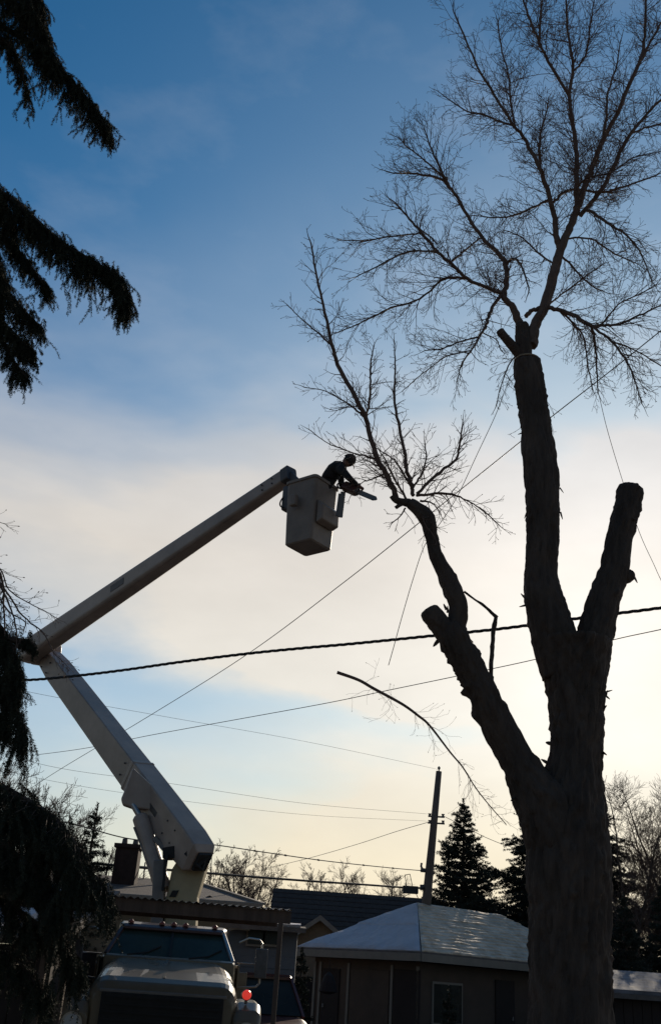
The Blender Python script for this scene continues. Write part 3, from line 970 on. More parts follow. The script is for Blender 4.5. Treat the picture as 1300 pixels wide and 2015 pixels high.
# rigging ropes
wire('rigging_rope', 'slack rope dropping from the crown past the thin line to the left of the stem',
     [(1010, 735), (1000, 750), (975, 815), (940, 890), (900, 975), (872, 1020), (850, 1050)], TY + .5, TY + .35, .0045, M['rope'], 'rope')
wire('rigging_rope', 'loose rope end hanging below the twiggy left limb across the black cable',
     [(850, 1050), (832, 1080), (812, 1140), (790, 1215), (775, 1270), (764, 1309)], TY + .35, TY + .2, .0045, M['rope'], 'rope')
wire('rigging_rope', 'faint rope running down from the crown past the right stub to the edge',
     [(1178, 780), (1195, 850), (1225, 950), (1256, 1045), (1285, 1110), (1310, 1162), (1400, 1330), (1480, 1480)], TY + .9, TY + 3.5, .0040, M['rope'], 'rope')

# ------------------------------------------------------------------ utility pole and its lines
PY = 34.0
pt = P(863, 1518, PY); pb = P(838, 1780, PY)
dirp = (pt - pb)
k0 = -pb.z / dirp.z
pole_foot = pb + dirp * (k0 - .05)
pole = empty('utility_pole', pole_foot, 0, 'leaning wooden utility pole standing behind the snowy garage roof', 'pole')
mb = MB()
pw = pxm(PY, 1650)
mb.tube([pole_foot, pb, pb.lerp(pt, .5), pt], [9.5 * pw, 9.0 * pw, 7.2 * pw, 5.9 * pw], n=16)
mb.build('shaft', M['polew'], pole, smooth=True)
mb = MB(); q = pt
mb.tube([q, q + Vector((0, 0, .07))], [.02, .02], n=8); mb.tube([q + Vector((0, 0, .07)), q + Vector((0, 0, .12)), q + Vector((0, 0, .17))], [.04, .055, .02], n=10)
mb.build('insulator', M['grey'], pole)
for (x, y) in [(845, 1604), (845, 1617), (871, 1605), (871, 1618)]:
    c = P(x, y, PY)
    mb = MB()
    mb.tube([c + Vector((0, 0, -.06)), c + Vector((0, 0, -.03)), c, c + Vector((0, 0, .05))], [.025, .06, .035, .06], n=10)
    mb.build('insulator', M['grey'], pole)
mb = MB(); mb.bar(P(842, 1606, PY), P(874, 1608, PY), .05, .05); mb.bar(P(841, 1619, PY), P(874, 1621, PY), .05, .05)
mb.build('bracket', M['steel'], pole)
mb = MB(); mb.bar(P(827, 1712, PY), P(848, 1714, PY), .10, .12); mb.tube([P(832, 1712, PY), P(828, 1705, PY), P(829, 1698, PY)], .035, n=6)
mb.build('cable_clamp', M['steel'], pole)
mb = MB(); mb.bar(P(826, 1746, PY), P(846, 1747, PY), .14, .16)
mb.build('cable_clamp', M['steel'], pole)

wire('power_line', 'faint high wire from the pole top to the left edge',
     [(-60, 1328), (60, 1362), (330, 1411), (600, 1459), (862, 1514)], 22, PY, .004, M['wirem'], group='wires on the utility pole')
wire('power_line', 'upper of two faint wires meeting at the pole brackets from the left',
     [(-60, 1462), (110, 1510), (330, 1541), (600, 1581), (845, 1602)], 24, PY, .004, M['wirem'], group='wires on the utility pole')
wire('power_line', 'lower of two faint wires meeting at the pole brackets from the left',
     [(-60, 1500), (120, 1540), (330, 1572), (600, 1603), (845, 1616)], 24, PY, .0035, M['wirem'], group='wires on the utility pole')
wire('power_line', 'sagging wire from the pole brackets down to the brown-roofed house',
     [(845, 1617), (780, 1636), (700, 1662), (610, 1688), (540, 1705), (500, 1716)], PY, 52, .009, M['wirem'], group='wires on the utility pole')
wire('power_line', 'wire leaving the pole to the right behind the spruce and the trunk',
     [(871, 1605), (920, 1630), (960, 1650), (1010, 1668), (1100, 1690)], PY, 50, .012, M['wirem'], group='wires on the utility pole')
wire('telephone_line', 'thin beaded line above the thick black one, left of the pole',
     [(-40, 1580), (145, 1622), (265, 1652), (400, 1660), (520, 1677), (640, 1694), (760, 1707), (838, 1714)], 20, PY, .013, M['cable'], knots=(.3, .45, .55, .62, .7, .8, .88))
wire('telephone_line', 'thick black line low over the rooftops, ending at the pole',
     [(-60, 1684), (120, 1694), (240, 1704), (395, 1717), (480, 1724), (600, 1733), (720, 1741), (790, 1746), (838, 1748)], 22, PY, .030, M['cable'])
mb = MB(); a = P(792, 1750, PY - 1); b = P(822, 1752, PY - 1)
mb.bar(a, b, .22, .22)
sb = mb.build('splice_box', M['cable'], bevel=.02)
tag(sb, 'small black splice box hung under the thick line beside the pole', 'cable box')
mb = MB()
for (x, y, x2, y2) in [(800, 1748, 796, 1722), (812, 1749, 806, 1720), (796, 1722, 806, 1720), (790, 1757, 785, 1771), (818, 1758, 824, 1772)]:
    mb.tube([P(x, y, PY - 1), P(x2, y2, PY - 1)], .014, n=4)
tag(mb.build('drop_wires', M['cable']), 'loose drop wires looped round the black splice box', 'wire')

# ------------------------------------------------------------------ bucket truck
tf = P(326, 1925, 12.9)
truck = empty('bucket_truck', (tf.x, 12.9, 0), math.radians(6), 'cream bucket truck parked behind the canopy, its two-section boom raised over the yard', 'truck')
T = wmat(truck)


def rsec(y, xc, hw, zb, zt, e=.25, n=6, hwt=None):
    """rounded-top cross-section at local y"""
    hwt = hw if hwt is None else hwt
    pts = [(xc - hw, y, zb)]
    r = e * min(hw, (zt - zb))
    for i in range(n + 1):
        a = math.pi - (math.pi / 2) * i / n
        pts.append((xc - hwt + r + r * math.cos(a), y, zt - r + r * math.sin(a)))
    for i in range(n + 1):
        a = math.pi / 2 - (math.pi / 2) * i / n
        pts.append((xc + hwt - r + r * math.cos(a), y, zt - r + r * math.sin(a)))
    pts.append((xc + hw, y, zb))
    return [Vector(p) for p in pts]


def tb(fn, name, m, parent=truck, **kw):
    mb = MB()
    fn(mb)
    return mb.build(name, m, parent, local=True, **kw)


# hood (front at y=0)
def f(mb):
    mb.loft([rsec(-.04, 0, .80, 1.02, 1.47, .30), rsec(.0, 0, .84, 1.0, 1.56, .32), rsec(.10, 0, .86, 1.0, 1.61, .34), rsec(.55, 0, .86, 1.0, 1.70, .34), rsec(1.2, 0, .85, 1.0, 1.80, .34), rsec(1.42, 0, .86, 1.0, 1.83, .34)])
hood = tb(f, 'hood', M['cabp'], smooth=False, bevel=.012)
def f(mb):
    mb.bar((-.02, .12, 1.612), (-.02, 1.3, 1.818), .03, .018)
tb(f, 'centre_ridge', M['cabp'], hood)
def f(mb):
    mb.box((0, -.075, 1.18), (1.40, .04, .52))
grille = tb(f, 'grille', M['black'], bevel=.01)
for z in (1.0, 1.08, 1.16, 1.24, 1.32, 1.40):
    tb(lambda mb: mb.box((0, -.105, z), (1.34, .02, .025)), 'grille_bar', M['black'], grille)
tb(lambda mb: mb.box((0, -.07, 1.455), (1.46, .035, .035)), 'grille_surround', M['grey'], bevel=.008)
# fenders with wheel arches
for s in (-1, 1):
    def f(mb):
        secs = []
        for (y, zt, w) in ((-.10, 1.22, .27), (-.02, 1.34, .29), (.18, 1.42, .30), (.75, 1.44, .30), (1.15, 1.38, .29), (1.4, 1.26, .27)):
            secs.append(rsec(y, s * (.84 + w / 2), w / 2 + .02, .80, zt, .55))
        mb.loft(secs)
    fe = tb(f, 'fender', M['cabp'], bevel=.008)
    tb(lambda mb: mb.tube([(s * .985, -.12, 1.10), (s * .985, -.155, 1.10)], [.095, .09], n=18), 'headlight', M['lampw'], fe)
    tb(lambda mb: mb.tube([(s * .985, -.115, 1.10), (s * .985, -.14, 1.10)], [.118, .118], n=18, cap=True), 'headlight_ring', M['chrome'], fe)
    # wheels
    for yy in (.55, 5.0):
        x0 = s * (.80 if yy < 1 else .72)
        w_ = tb(lambda mb: mb.tube([(x0, yy, .46), (x0 + s * .03, yy, .46), (x0 + s * .24, yy, .46), (x0 + s * .27, yy, .46)], [.40, .46, .46, .40], n=28), 'wheel', M['black'])
        tb(lambda mb: mb.tube([(x0 + s * .262, yy, .46), (x0 + s * .285, yy, .46)], [.25, .20], n=20), 'rim', M['grey'], w_)
# turn signals on the fenders (the image-right one is lit red)
def f(mb):
    mb.tube([(.965, .10, 1.40), (.965, .10, 1.455)], .018, n=8)
    mb.tube([(.965, .05, 1.50), (.965, .07, 1.50), (.965, .12, 1.50), (.965, .14, 1.50)], [.045, .062, .062, .045], n=16)
ts = tb(f, 'turn_signal', M['steel'])
tb(lambda mb: mb.tube([(.965, .018, 1.50), (.965, .035, 1.50), (.965, .052, 1.50)], [.022, .045, .055], n=16), 'lens', M['red'], ts, smooth=True)
def f(mb):
    mb.tube([(-.965, .10, 1.40), (-.965, .10, 1.455)], .018, n=8)
    mb.tube([(-.965, .05, 1.50), (-.965, .07, 1.50), (-.965, .12, 1.50), (-.965, .14, 1.50)], [.045, .062, .062, .045], n=16)
ts = tb(f, 'turn_signal', M['steel'])
tb(lambda mb: mb.tube([(-.965, .018, 1.50), (-.965, .035, 1.50), (-.965, .052, 1.50)], [.022, .045, .055], n=16), 'lens', M['amber'], ts, smooth=True)
tb(lambda mb: mb.box((0, -.30, .72), (2.3, .14, .26)), 'bumper', M['steel'], bevel=.03)

# cab
def f(mb):
    mb.loft([rsec(1.36, 0, .86, .75, 1.84, .05, hwt=.84), rsec(1.42, 0, .90, .75, 1.86, .05, hwt=.86), rsec(3.0, 0, .92, .75, 1.88, .05, hwt=.88)])
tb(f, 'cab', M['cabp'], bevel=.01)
ZR = 2.235
def quad(mb, a, b, c, d, th=.012):
    a, b, c, d = map(Vector, (a, b, c, d))
    n = (b - a).cross(d - a).normalized() * th
    mb.prism([a, b, c, d], n)
# pillars
WB, WT = (.80, 1.46, 1.845), (.655, 1.92, 2.20)
for s in (-1, 1):
    tb(lambda mb: mb.bar((s * .825, 1.44, 1.84), (s * .675, 1.92, 2.20), .055, .06), 'windscreen_pillar', M['cabroof'] if s < 0 else M['chrome'], bevel=.01)  # chrome on the right pillar only: its highlight put into the material
    tb(lambda mb: mb.bar((s * .84, 2.0, 1.86), (s * .70, 2.10, 2.20), .05, .05), 'door_pillar', M['cabroof'])
    tb(lambda mb: mb.bar((s * .86, 2.92, 1.86), (s * .70, 2.80, 2.20), .12, .06), 'rear_pillar', M['cabroof'])
    tb(lambda mb: quad(mb, (s * .845, 1.52, 1.86), (s * .86, 2.88, 1.87), (s * .705, 2.8, 2.19), (s * .69, 1.95, 2.19)), 'side_window', M['glass'])
    dr = tb(lambda mb: mb.box((s * .915, 2.2, 1.35), (.03, 1.25, .95)), 'door', M['cabp'], bevel=.01)
    tb(lambda mb: mb.box((s * .94, 2.7, 1.65), (.03, .14, .035)), 'handle', M['chrome'], dr)
tb(lambda mb: quad(mb, (-.80, 1.47, 1.85), (.80, 1.47, 1.85), (.655, 1.93, 2.185), (-.655, 1.93, 2.185)), 'windscreen', M['winds'])
tb(lambda mb: mb.bar((0, 1.445, 1.855), (0, 1.905, 2.19), .03, .03), 'windscreen_divider', M['black'])
for x in (-.55, .25):
    tb(lambda mb: (mb.tube([(x, 1.40, 1.86), (x + .25, 1.50, 1.90), (x + .42, 1.62, 1.99)], .009, n=5)), 'wiper', M['black'])
def f(mb):
    mb.loft([rsec(1.84, 0, .66, 2.18, 2.215, .4), rsec(1.90, 0, .70, 2.17, 2.25, .6), rsec(2.1, 0, .74, 2.17, 2.285, .6), rsec(2.7, 0, .76, 2.17, 2.285, .6), rsec(2.9, 0, .74, 2.17, 2.25, .6)])
roof = tb(f, 'cab_roof', M['cabroof'], bevel=.008)
for x in (-.58, -.16, 0, .16, .56):
    tb(lambda mb: mb.tube([(x, 1.93, 2.262), (x, 1.93, 2.285), (x, 1.93, 2.305)], [.045, .04, .018], n=12), 'marker_lamp', M['amber'], roof)
# west-coast mirrors
for s in (-1, 1):
    mr = tb(lambda mb: (mb.tube([(s * .90, 1.6, 2.10), (s * 1.02, 1.52, 2.16), (s * 1.16, 1.48, 2.15), (s * 1.20, 1.48, 2.10), (s * 1.20, 1.48, 1.62), (s * 1.16, 1.48, 1.58), (s * .92, 1.6, 1.55)], .014, n=7),
                       mb.tube([(s * .90, 1.75, 1.85), (s * 1.08, 1.5, 1.85), (s * 1.20, 1.48, 1.85)], .010, n=6)), 'mirror_bracket', M['chrome'])
    tb(lambda mb: mb.box((s * 1.20, 1.455, 1.86), (.16, .04, .36)), 'mirror', M['steel'], mr, bevel=.012)

# body behind the cab
def f(mb):
    mb.box((0, 5.1, .82), (.9, 5.6, .22))
tb(f, 'chassis_frame', M['steel'])
for s in (-1, 1):
    ub = tb(lambda mb: mb.box((s * .93, 5.0, 1.35), (.42, 3.4, .80)), 'utility_box', M['cabp'], bevel=.012)
    for yy in (3.9, 5.0, 6.1):
        tb(lambda mb: mb.box((s * 1.143, yy, 1.35), (.012, .92, .66)), 'box_door', M['cabp'], ub)
tb(lambda mb: mb.box((0, 5.0, 1.02), (1.44, 3.5, .06)), 'deck', M['steel'])

# turret, traced in the place (world) and parented to the truck
TYY = 17.5


def wb(fn, name, m, parent=truck, **kw):
    mb = MB()
    fn(mb)
    return mb.build(name, m, parent, **kw)


def slab(mb, lst, Y, th, Yl=None):
    pts = [P(e[0], e[1], Y + (e[2] if len(e) > 2 else 0)) for e in lst]
    mb.prism(pts, (0, th, 0))


tc_ = P(352, 1765, TYY)
wb(lambda mb: mb.tube([Vector((tc_.x, TYY + .25, 1.05)), Vector((tc_.x, TYY + .25, tc_.z - .5)), Vector((tc_.x, TYY + .25, tc_.z - .45))], [.36, .34, .44], n=24), 'pedestal', M['grey'])
turret = wb(lambda mb: slab(mb, [(322, 1830), (384, 1834), (388, 1765), (408, 1698), (402, 1680), (352, 1688), (338, 1710), (326, 1770)], TYY - .05, .42), 'turret', M['cream'], bevel=.03)
wb(lambda mb: slab(mb, [(340, 1752), (352, 1752), (346, 1765), (333, 1765)], TYY - .075, .05), 'access_hole', M['black'], turret)
wb(lambda mb: slab(mb, [(296, 1830), (320, 1830), (324, 1690), (302, 1692)], TYY - .12, .30), 'control_column', M['grey'], bevel=.02)
wb(lambda mb: slab(mb, [(318, 1752), (322, 1752), (331, 1680), (326, 1680)], TYY - .2, .08), 'hydraulic_pipe', M['black'])
wb(lambda mb: slab(mb, [(320, 1688), (345, 1688), (349, 1672), (345, 1664), (320, 1668)], TYY - .14, .4), 'pivot_bracket', M['black'])

ELB = P(92, 1288, 21.3)
ROOT = P(372, 1662, 17.45)


def beam(mb, p0, p1, secs, up, bev=.2, n=3):
    """rounded box beam; secs = [(t, half_width, half_height)]"""
    d = (p1 - p0).normalized()
    s = d.cross(Vector(up)).normalized()
    u = s.cross(d).normalized()
    out = []
    for t, hw, hh in secs:
        c = p0.lerp(p1, t)
        r = bev * min(hw, hh)
        sec = []
        for (sx, sy, a0) in ((1, 1, 0), (-1, 1, 90), (-1, -1, 180), (1, -1, 270)):
            for i in range(n + 1):
                a = math.radians(a0 + 90 * i / n)
                sec.append(c + s * (sx * (hw - r) + r * math.cos(a)) + u * (sy * (hh - r) + r * math.sin(a)))
        out.append(sec)
    mb.loft(out)
    return s, u


up_l = Vector((.35, -.5, .75))
SU = []
lower = wb(lambda mb: SU.append(beam(mb, ROOT, ELB, [(-.065, .17, .17), (-.05, .22, .25), (.0, .23, .28), (.30, .225, .28), (.31, .215, .268), (.9, .20, .235), (.97, .18, .2)], up_l, .12)), 'lower_boom', M['white'], smooth=False)
sl, ul = SU[0]
dl = (ELB - ROOT).normalized()
LB = (ELB - ROOT).length
wb(lambda mb: beam(mb, ROOT, ELB, [(.295, .232, .288), (.302, .232, .288)], up_l, .12), 'boom_collar', M['white'], lower)
wb(lambda mb: beam(mb, ROOT, ELB, [(-.072, .13, .15), (-.045, .15, .18)], up_l, .1), 'boom_end_opening', M['black'], lower)
# ram lug under the lower boom
def f(mb):
    lst = [(262, 1510), (244, 1558), (238, 1572), (242, 1583), (262, 1590), (285, 1592), (320, 1600), (300, 1545)]
    pts = []
    for (x, y) in lst:
        pts.append(P(x, y, 17.9))
    mb.prism(pts, (-.03, .22, 0))
wb(f, 'ram_lug', M['white'], bevel=.03)
ra, rb_ = P(275, 1605, 17.9), P(322, 1752, 17.6)
cyl = wb(lambda mb: mb.tube([ra, ra.lerp(rb_, .03), rb_], [.10, .135, .14], n=18), 'lift_cylinder', M['white'])
wb(lambda mb: mb.tube([P(262, 1583, 17.95), ra], [.055, .055], n=12), 'ram_rod', M['chrome'], cyl)
wb(lambda mb: mb.tube([P(264, 1628, 17.8), P(296, 1708, 17.6)], .018, n=6), 'hydraulic_pipe', M['grey'], cyl)
wb(lambda mb: mb.tube([P(268, 1626, 17.8), P(300, 1708, 17.6)], .012, n=6), 'hydraulic_pipe', M['black'], cyl)
wb(lambda mb: mb.bar(P(304, 1648, 17.7), P(330, 1678, 17.6), .05, .08), 'link_bar', M['grey'])
wb(lambda mb: (mb.bar(P(372, 1672, 17.2), P(400, 1700, 17.2), .16, .2), mb.tube([P(384, 1700, 17.1), P(398, 1712, 17.15), P(404, 1690, 17.2)], .03, n=6)), 'pivot_bracket', M['black'])
# elbow housing
ec = ELB + dl * .12
wb(lambda mb: mb.tube([ec - sl * .26, ec - sl * .24, ec + sl * .24, ec + sl * .26], [.27, .31, .31, .27], n=28), 'elbow', M['white'], smooth=False, bevel=.02)
wb(lambda mb: mb.tube([ec - sl * .31, ec + sl * .31], .10, n=16), 'elbow_pin', M['steel'])

TIP = P(571, 934, 15.1)
UST = P(60, 1282, 21.1)
dU = (TIP - UST).normalized()
up_u = Vector((0, 0, 1))
SU2 = []
upper = wb(lambda mb: SU2.append(beam(mb, UST, TIP, [(-.02, .16, .20), (.0, .20, .235), (.05, .20, .235), (.5, .165, .19), (.97, .115, .135), (1.0, .11, .13)], up_u, .45, 4)), 'upper_boom', M['white'], smooth=False)
wb(lambda mb: beam(mb, UST, TIP, [(.985, .118, .138), (1.004, .118, .138)], up_u, .3), 'boom_tip', M['steel'], upper)

for t in (.33, .66):
    wb(lambda mb: beam(mb, UST, TIP, [(t, .20 - .085 * t + .004, .235 - .10 * t + .004), (t + .006, .20 - .085 * t + .004, .235 - .10 * t + .004)], up_u, .45, 4), 'boom_collar', M['white'], upper)
su_, uu_ = SU2[0]
LU = (TIP - UST).length
sgn = 1 if su_.y < 0 else -1
for t in (.42,):
    c = UST + dU * LU * t + su_ * sgn * .172
    wb(lambda mb: mb.bar(c - dU * .22, c + dU * .22, .012, .14, up=uu_), 'warning_plate', M['steel'], upper)
for t in (.02, .05, .93, .96):
    for v in (-.05, .05):
        c = UST + dU * LU * t + su_ * sgn * (.20 - .085 * t) + uu_ * v
        wb(lambda mb: mb.tube([c, c + su_ * sgn * .02], .016, n=6), 'bolt', M['steel'], upper)
sgl = 1 if sl.y < 0 else -1
for t in (.03, .07, .25, .28, .33, .9, .94):
    for v in (-.12, .12):
        c = ROOT + dl * LB * t + sl * sgl * .212 + ul * v
        wb(lambda mb: mb.tube([c, c + sl * sgl * .03], .017, n=6), 'bolt', M['steel'], lower)
c0 = ROOT + dl * LB * .12 + sl * sgl * .225; c1_ = ROOT + dl * LB * .19 + sl * sgl * .225
wb(lambda mb: mb.bar(c0, c1_, .012, .10, up=ul), 'warning_plate', M['steel'], lower)

# bucket
BY = 14.75
bc = P(611, 1010, BY)
top_z = P(613, 951, BY - .3).z + .11
bot_z = top_z - 1.13
bkt = MB()
yaw = math.radians(45 + 6)
def bsec(z, h, r, inset=0):
    out = []
    for (sx, sy, a0) in ((1, 1, 0), (-1, 1, 90), (-1, -1, 180), (1, -1, 270)):
        for i in range(5):
            a = math.radians(a0 + 90 * i / 4)
            x = sx * (h - r) + r * math.cos(a); y = sy * (h - r) + r * math.sin(a)
            out.append(Vector((bc.x + x * math.cos(yaw) - y * math.sin(yaw), bc.y + x * math.sin(yaw) + y * math.cos(yaw), z)))
    return out
bkt.loft([bsec(bot_z + .03, .20, .05), bsec(bot_z, .255, .05), bsec(bot_z + .02, .275, .055), bsec(bot_z + .4, .288, .06), bsec(top_z - .05, .305, .065), bsec(top_z - .045, .325, .07), bsec(top_z, .325, .07),
          bsec(top_z, .285, .06), bsec(bot_z + .08, .25, .05)])
bucket = bkt.build('bucket', M['bucketm'], truck)
ux = Vector((math.cos(yaw), math.sin(yaw), 0)); uy = Vector((-math.sin(yaw), math.cos(yaw), 0))
bcv = Vector((bc.x, bc.y, 0))
fr = -uy   # right-front face normal
fl = -ux   # left-front face normal
nr = uy * -1
# work out which local face looks right-front (+x,-y) and left-front (-x,-y)
cands = [ux, -ux, uy, -uy]
nR = max(cands, key=lambda v: v.x * .7 - v.y * .7)
nL = max(cands, key=lambda v: -v.x * .7 - v.y * .7)
# step pocket moulded on the right-front face
def f(mb):
    c = bcv + nR * .30
    t = Vector((-nR.y, nR.x, 0))
    z0, z1 = bot_z + .30, bot_z + .62
    a = .22
    pr = [c + t * a + Vector((0, 0, z0)), c + t * a + nR * .13 + Vector((0, 0, z0 + .05)), c + t * a + nR * .13 + Vector((0, 0, z1 - .02)), c + t * a + Vector((0, 0, z1 + .10))]
    mb.prism(pr, -t * (2 * a))
wb(f, 'step_pocket', M['bucketm'], bucket, bevel=.025)
# domed hump on the far rim next to the boom and the mounting block
def f(mb):
    c = bcv + nL * .12 - nR * .36
    mb.bar(c + Vector((0, 0, top_z - .42)), c + Vector((0, 0, top_z + .02)), .26, .16, up=nL)
wb(f, 'mounting_block', M['steel'], bucket, bevel=.03)
mid = P(592, 958, 15.0)
wb(lambda mb: (mb.bar(TIP - dU * .02, mid, .12, .15), mb.bar(mid + Vector((0, 0, .06)), mid + Vector((0.02, 0, -.42)), .18, .16)), 'bucket_bracket', M['steel'], bucket, bevel=.02)
wb(lambda mb: mb.tube(smooth_path([P(566, 972, 14.9), P(556, 980, 14.88), P(551, 990, 14.86), P(553, 997, 14.86), P(562, 1000, 14.86)], 5), .013, n=8), 'hydraulic_hose', M['black'], bucket)
wb(lambda mb: mb.box(P(578, 985, BY - .28), (.10, .12, .20), Matrix.Rotation(yaw, 3, 'Z')), 'control_box', M['bucketm'], bucket, bevel=.02)
# rim scabbard on the right-hand side (pale tube for the saw bar)
def f(mb):
    a = P(670, 972, BY - .22); b = P(664, 1016, BY - .22)
    mb.bar(a, b, .03, .07)
wb(f, 'saw_scabbard', M['grey'], bucket, bevel=.006)
def f(mb):
    a = P(675, 968, BY - .24); b = P(669, 1018, BY - .24)
    mb.bar(a, b, .028, .08)
wb(f, 'saw_scabbard', M['grey'], bucket, bevel=.006)

# ------------------------------------------------------------------ worker in the bucket
WY = 14.72


def skin_body(name, verts, edges, radii, m, parent=None, sub=2, root=0):
    me = bpy.data.meshes.new(name)
    inv = wmat(parent).inverted() if parent else Matrix()
    me.from_pydata([inv @ Vector(v) for v in verts], edges, [])
    me.update()
    me.materials.append(m)
    o = bpy.data.objects.new(name, me)
    COL.objects.link(o)
    s = o.modifiers.new('skin', 'SKIN')
    s.use_smooth_shade = True
    for i, r in enumerate(radii):
        rr = r if isinstance(r, tuple) else (r, r)
        me.skin_vertices[0].data[i].radius = rr
        me.skin_vertices[0].data[i].use_root = (i == root)
    ss = o.modifiers.new('sub', 'SUBSURF')
    ss.levels = ss.render_levels = sub
    if parent:
        o.parent = parent
    return o


hip = Vector((bc.x + .10, BY + .02, bot_z + .97))
person = empty('person', (hip.x, hip.y, bot_z + .09), 0, 'worker in dark jacket and cap leaning out of the raised bucket, sawing', 'person')
neck = P(674, 914, 14.50)
head = P(685, 907, 14.44)
chest = P(659, 927, 14.62)
waist = P(648, 957, 14.74)
shR, shL = P(671, 924, 14.36), P(668, 920, 14.74)
hR, hL = P(707, 957, 14.28), P(692, 968, 14.46)      # front-handle hand (far end) and rear hand
eR, eL = P(690, 944, 14.20), P(672, 957, 14.78)
V, E_, R_ = [], [], []
def av(p, r, to=None):
    V.append(Vector(p)); R_.append(r)
    if to is not None: E_.append((to, len(V) - 1))
    return len(V) - 1
i0 = av(waist, (.150, .125))
i1 = av(waist.lerp(chest, .5) + Vector((-.04, 0, .01)), (.165, .16), i0)
i2 = av(chest, (.160, .160), i1)
i3 = av(chest.lerp(neck, .62), (.13, .135), i2)
i4 = av(neck, .088, i3)
hipb = av(hip, (.145, .12), i0)
for s in (-1, 1):
    a = av(hip + Vector((0, s * .09, -.12)), .095, hipb)
    k = av(hip + Vector((.03, s * .11, -.45)), .068, a)
    n = av(hip + Vector((0, s * .11, -.84)), .048, k)
    av(hip + Vector((.13, s * .12, -.865)), .042, n)
hands = []
for (s, e, h) in ((shR, eR, hR), (shL, eL, hL)):
    a = av(s, .078, i3)
    b = av(s.lerp(e, .55), .062, a)
    c = av(e, .052, b)
    d = av(e.lerp(h, .8), .038, c)
    hands.append((c, d))
body = skin_body('body', V, E_, R_, M['cloth'], person, 2, 0)
# hands: palm, four fingers curled round the handle, thumb on the side
for (s, e, h) in ((shR, eR, hR), (shL, eL, hL)):
    d = (h - e).normalized()
    sv = d.cross(Vector((0, 0, 1))).normalized()
    dn = d.cross(sv)
    V2, E2, R2 = [], [], []
    def a2(p, r, to=None):
        V2.append(Vector(p)); R2.append(r)
        if to is not None: E2.append((to, len(V2) - 1))
        return len(V2) - 1
    w0 = a2(h - d * .045, .026)
    p0 = a2(h + d * .0, (.036, .020), w0)
    p1 = a2(h + d * .035, (.040, .018), p0)
    for q, (o_, L) in enumerate(((-.03, .062), (-.010, .072), (.011, .068), (.031, .055))):
        k1 = a2(h + d * .060 + sv * o_, .0095, p1)
        k2 = a2(h + d * (.060 + L * .30) + sv * o_ + dn * L * .35, .009, k1)
        a2(h + d * (.045) + sv * o_ + dn * L * .75, .008, k2)
    t1 = a2(h + d * .015 - sv * .040 + dn * .015, .012, p0)
    a2(h + d * .045 - sv * .045 + dn * .045, .010, t1)
    skin_body('hand', V2, E2, R2, M['skin'], person, 1, 1)
# head: skull with jaw, nose, ears, looking down to the saw
fw = (P(720, 968, 14.35) - head).normalized()
sd = fw.cross(Vector((0, 0, 1))).normalized()
uh = sd.cross(fw).normalized()
bm_v, bm_f = [], []
NR, NS = 18, 14
secs = []
for j in range(NS + 1):
    ph = math.pi * j / NS
    ring = []
    for k in range(NR):
        a = 2 * math.pi * k / NR
        x = math.sin(ph) * math.cos(a); y = math.sin(ph) * math.sin(a); z = math.cos(ph)
        rx, ry, rz = .078, .098, .118
        if z < 0:                       # jaw narrows forward
            rx *= 1 + .25 * z
            yy = y * ry * (1 + .12 * z) + .022 * -z
        else:
            yy = y * ry
        f_ = max(0, y) ** 6
        nose = .026 * math.exp(-((x / .16) ** 2) - (((z + .12) / .18) ** 2)) if y > .5 else 0
        brow = .006 * math.exp(-(((z - .12) / .10) ** 2)) if y > .4 else 0
        eye = -.008 * (math.exp(-(((abs(x) - .36) / .14) ** 2) - ((z / .12) ** 2))) if y > .4 else 0
        mouth = -.004 * math.exp(-((x / .3) ** 2) - (((z + .48) / .05) ** 2)) if y > .3 else 0
        ring.append(head + sd * (x * rx) + fw * (yy + nose + brow + eye + mouth) + uh * (z * rz))
    secs.append(ring)
mb = MB(); mb.loft(secs)
hd = mb.build('head', M['skin'], person, smooth=True)
for s in (-1, 1):
    mb = MB()
    c = head + sd * (s * .080) - fw * .005
    mb.tube([c - uh * .028, c - uh * .01 + sd * s * .010, c + uh * .015 + sd * s * .012, c + uh * .032], [.006, .012, .014, .007], n=8)
    mb.build('ear', M['skin'], hd, smooth=True)
    mb = MB(); c = head + sd * (s * .029) + fw * .086 + uh * .002
    mb.tube([c - fw * .006, c, c + fw * .005], [.010, .012, .006], n=10)
    mb.build('eye', M['lampw'], hd, smooth=True)
# cap with a short brim and ear muffs
secs = []
for j in range(9):
    ph = math.pi * .56 * j / 8
    secs.append([head + uh * (.012 + math.cos(ph) * .128) + sd * (math.sin(ph) * math.cos(2 * math.pi * k / NR) * .094) + fw * (math.sin(ph) * math.sin(2 * math.pi * k / NR) * .112 - .006) for k in range(NR)])
mb = MB(); mb.loft(secs)
cap = mb.build('cap', M['capm'], person, smooth=True)
mb = MB()
mb.prism([head + fw * .095 + sd * .07 + uh * .035, head + fw * .15 + sd * .05 + uh * .022, head + fw * .165 + uh * .020, head + fw * .15 - sd * .05 + uh * .022, head + fw * .095 - sd * .07 + uh * .035], uh * .01)
mb.build('brim', M['capm'], cap)
for s in (-1, 1):
    mb = MB(); c = head + sd * (s * .085) - uh * .005
    mb.tube([c, c + sd * s * .02, c + sd * s * .04], [.036, .040, .028], n=12)
    mb.build('ear_muff', M['black'], person)

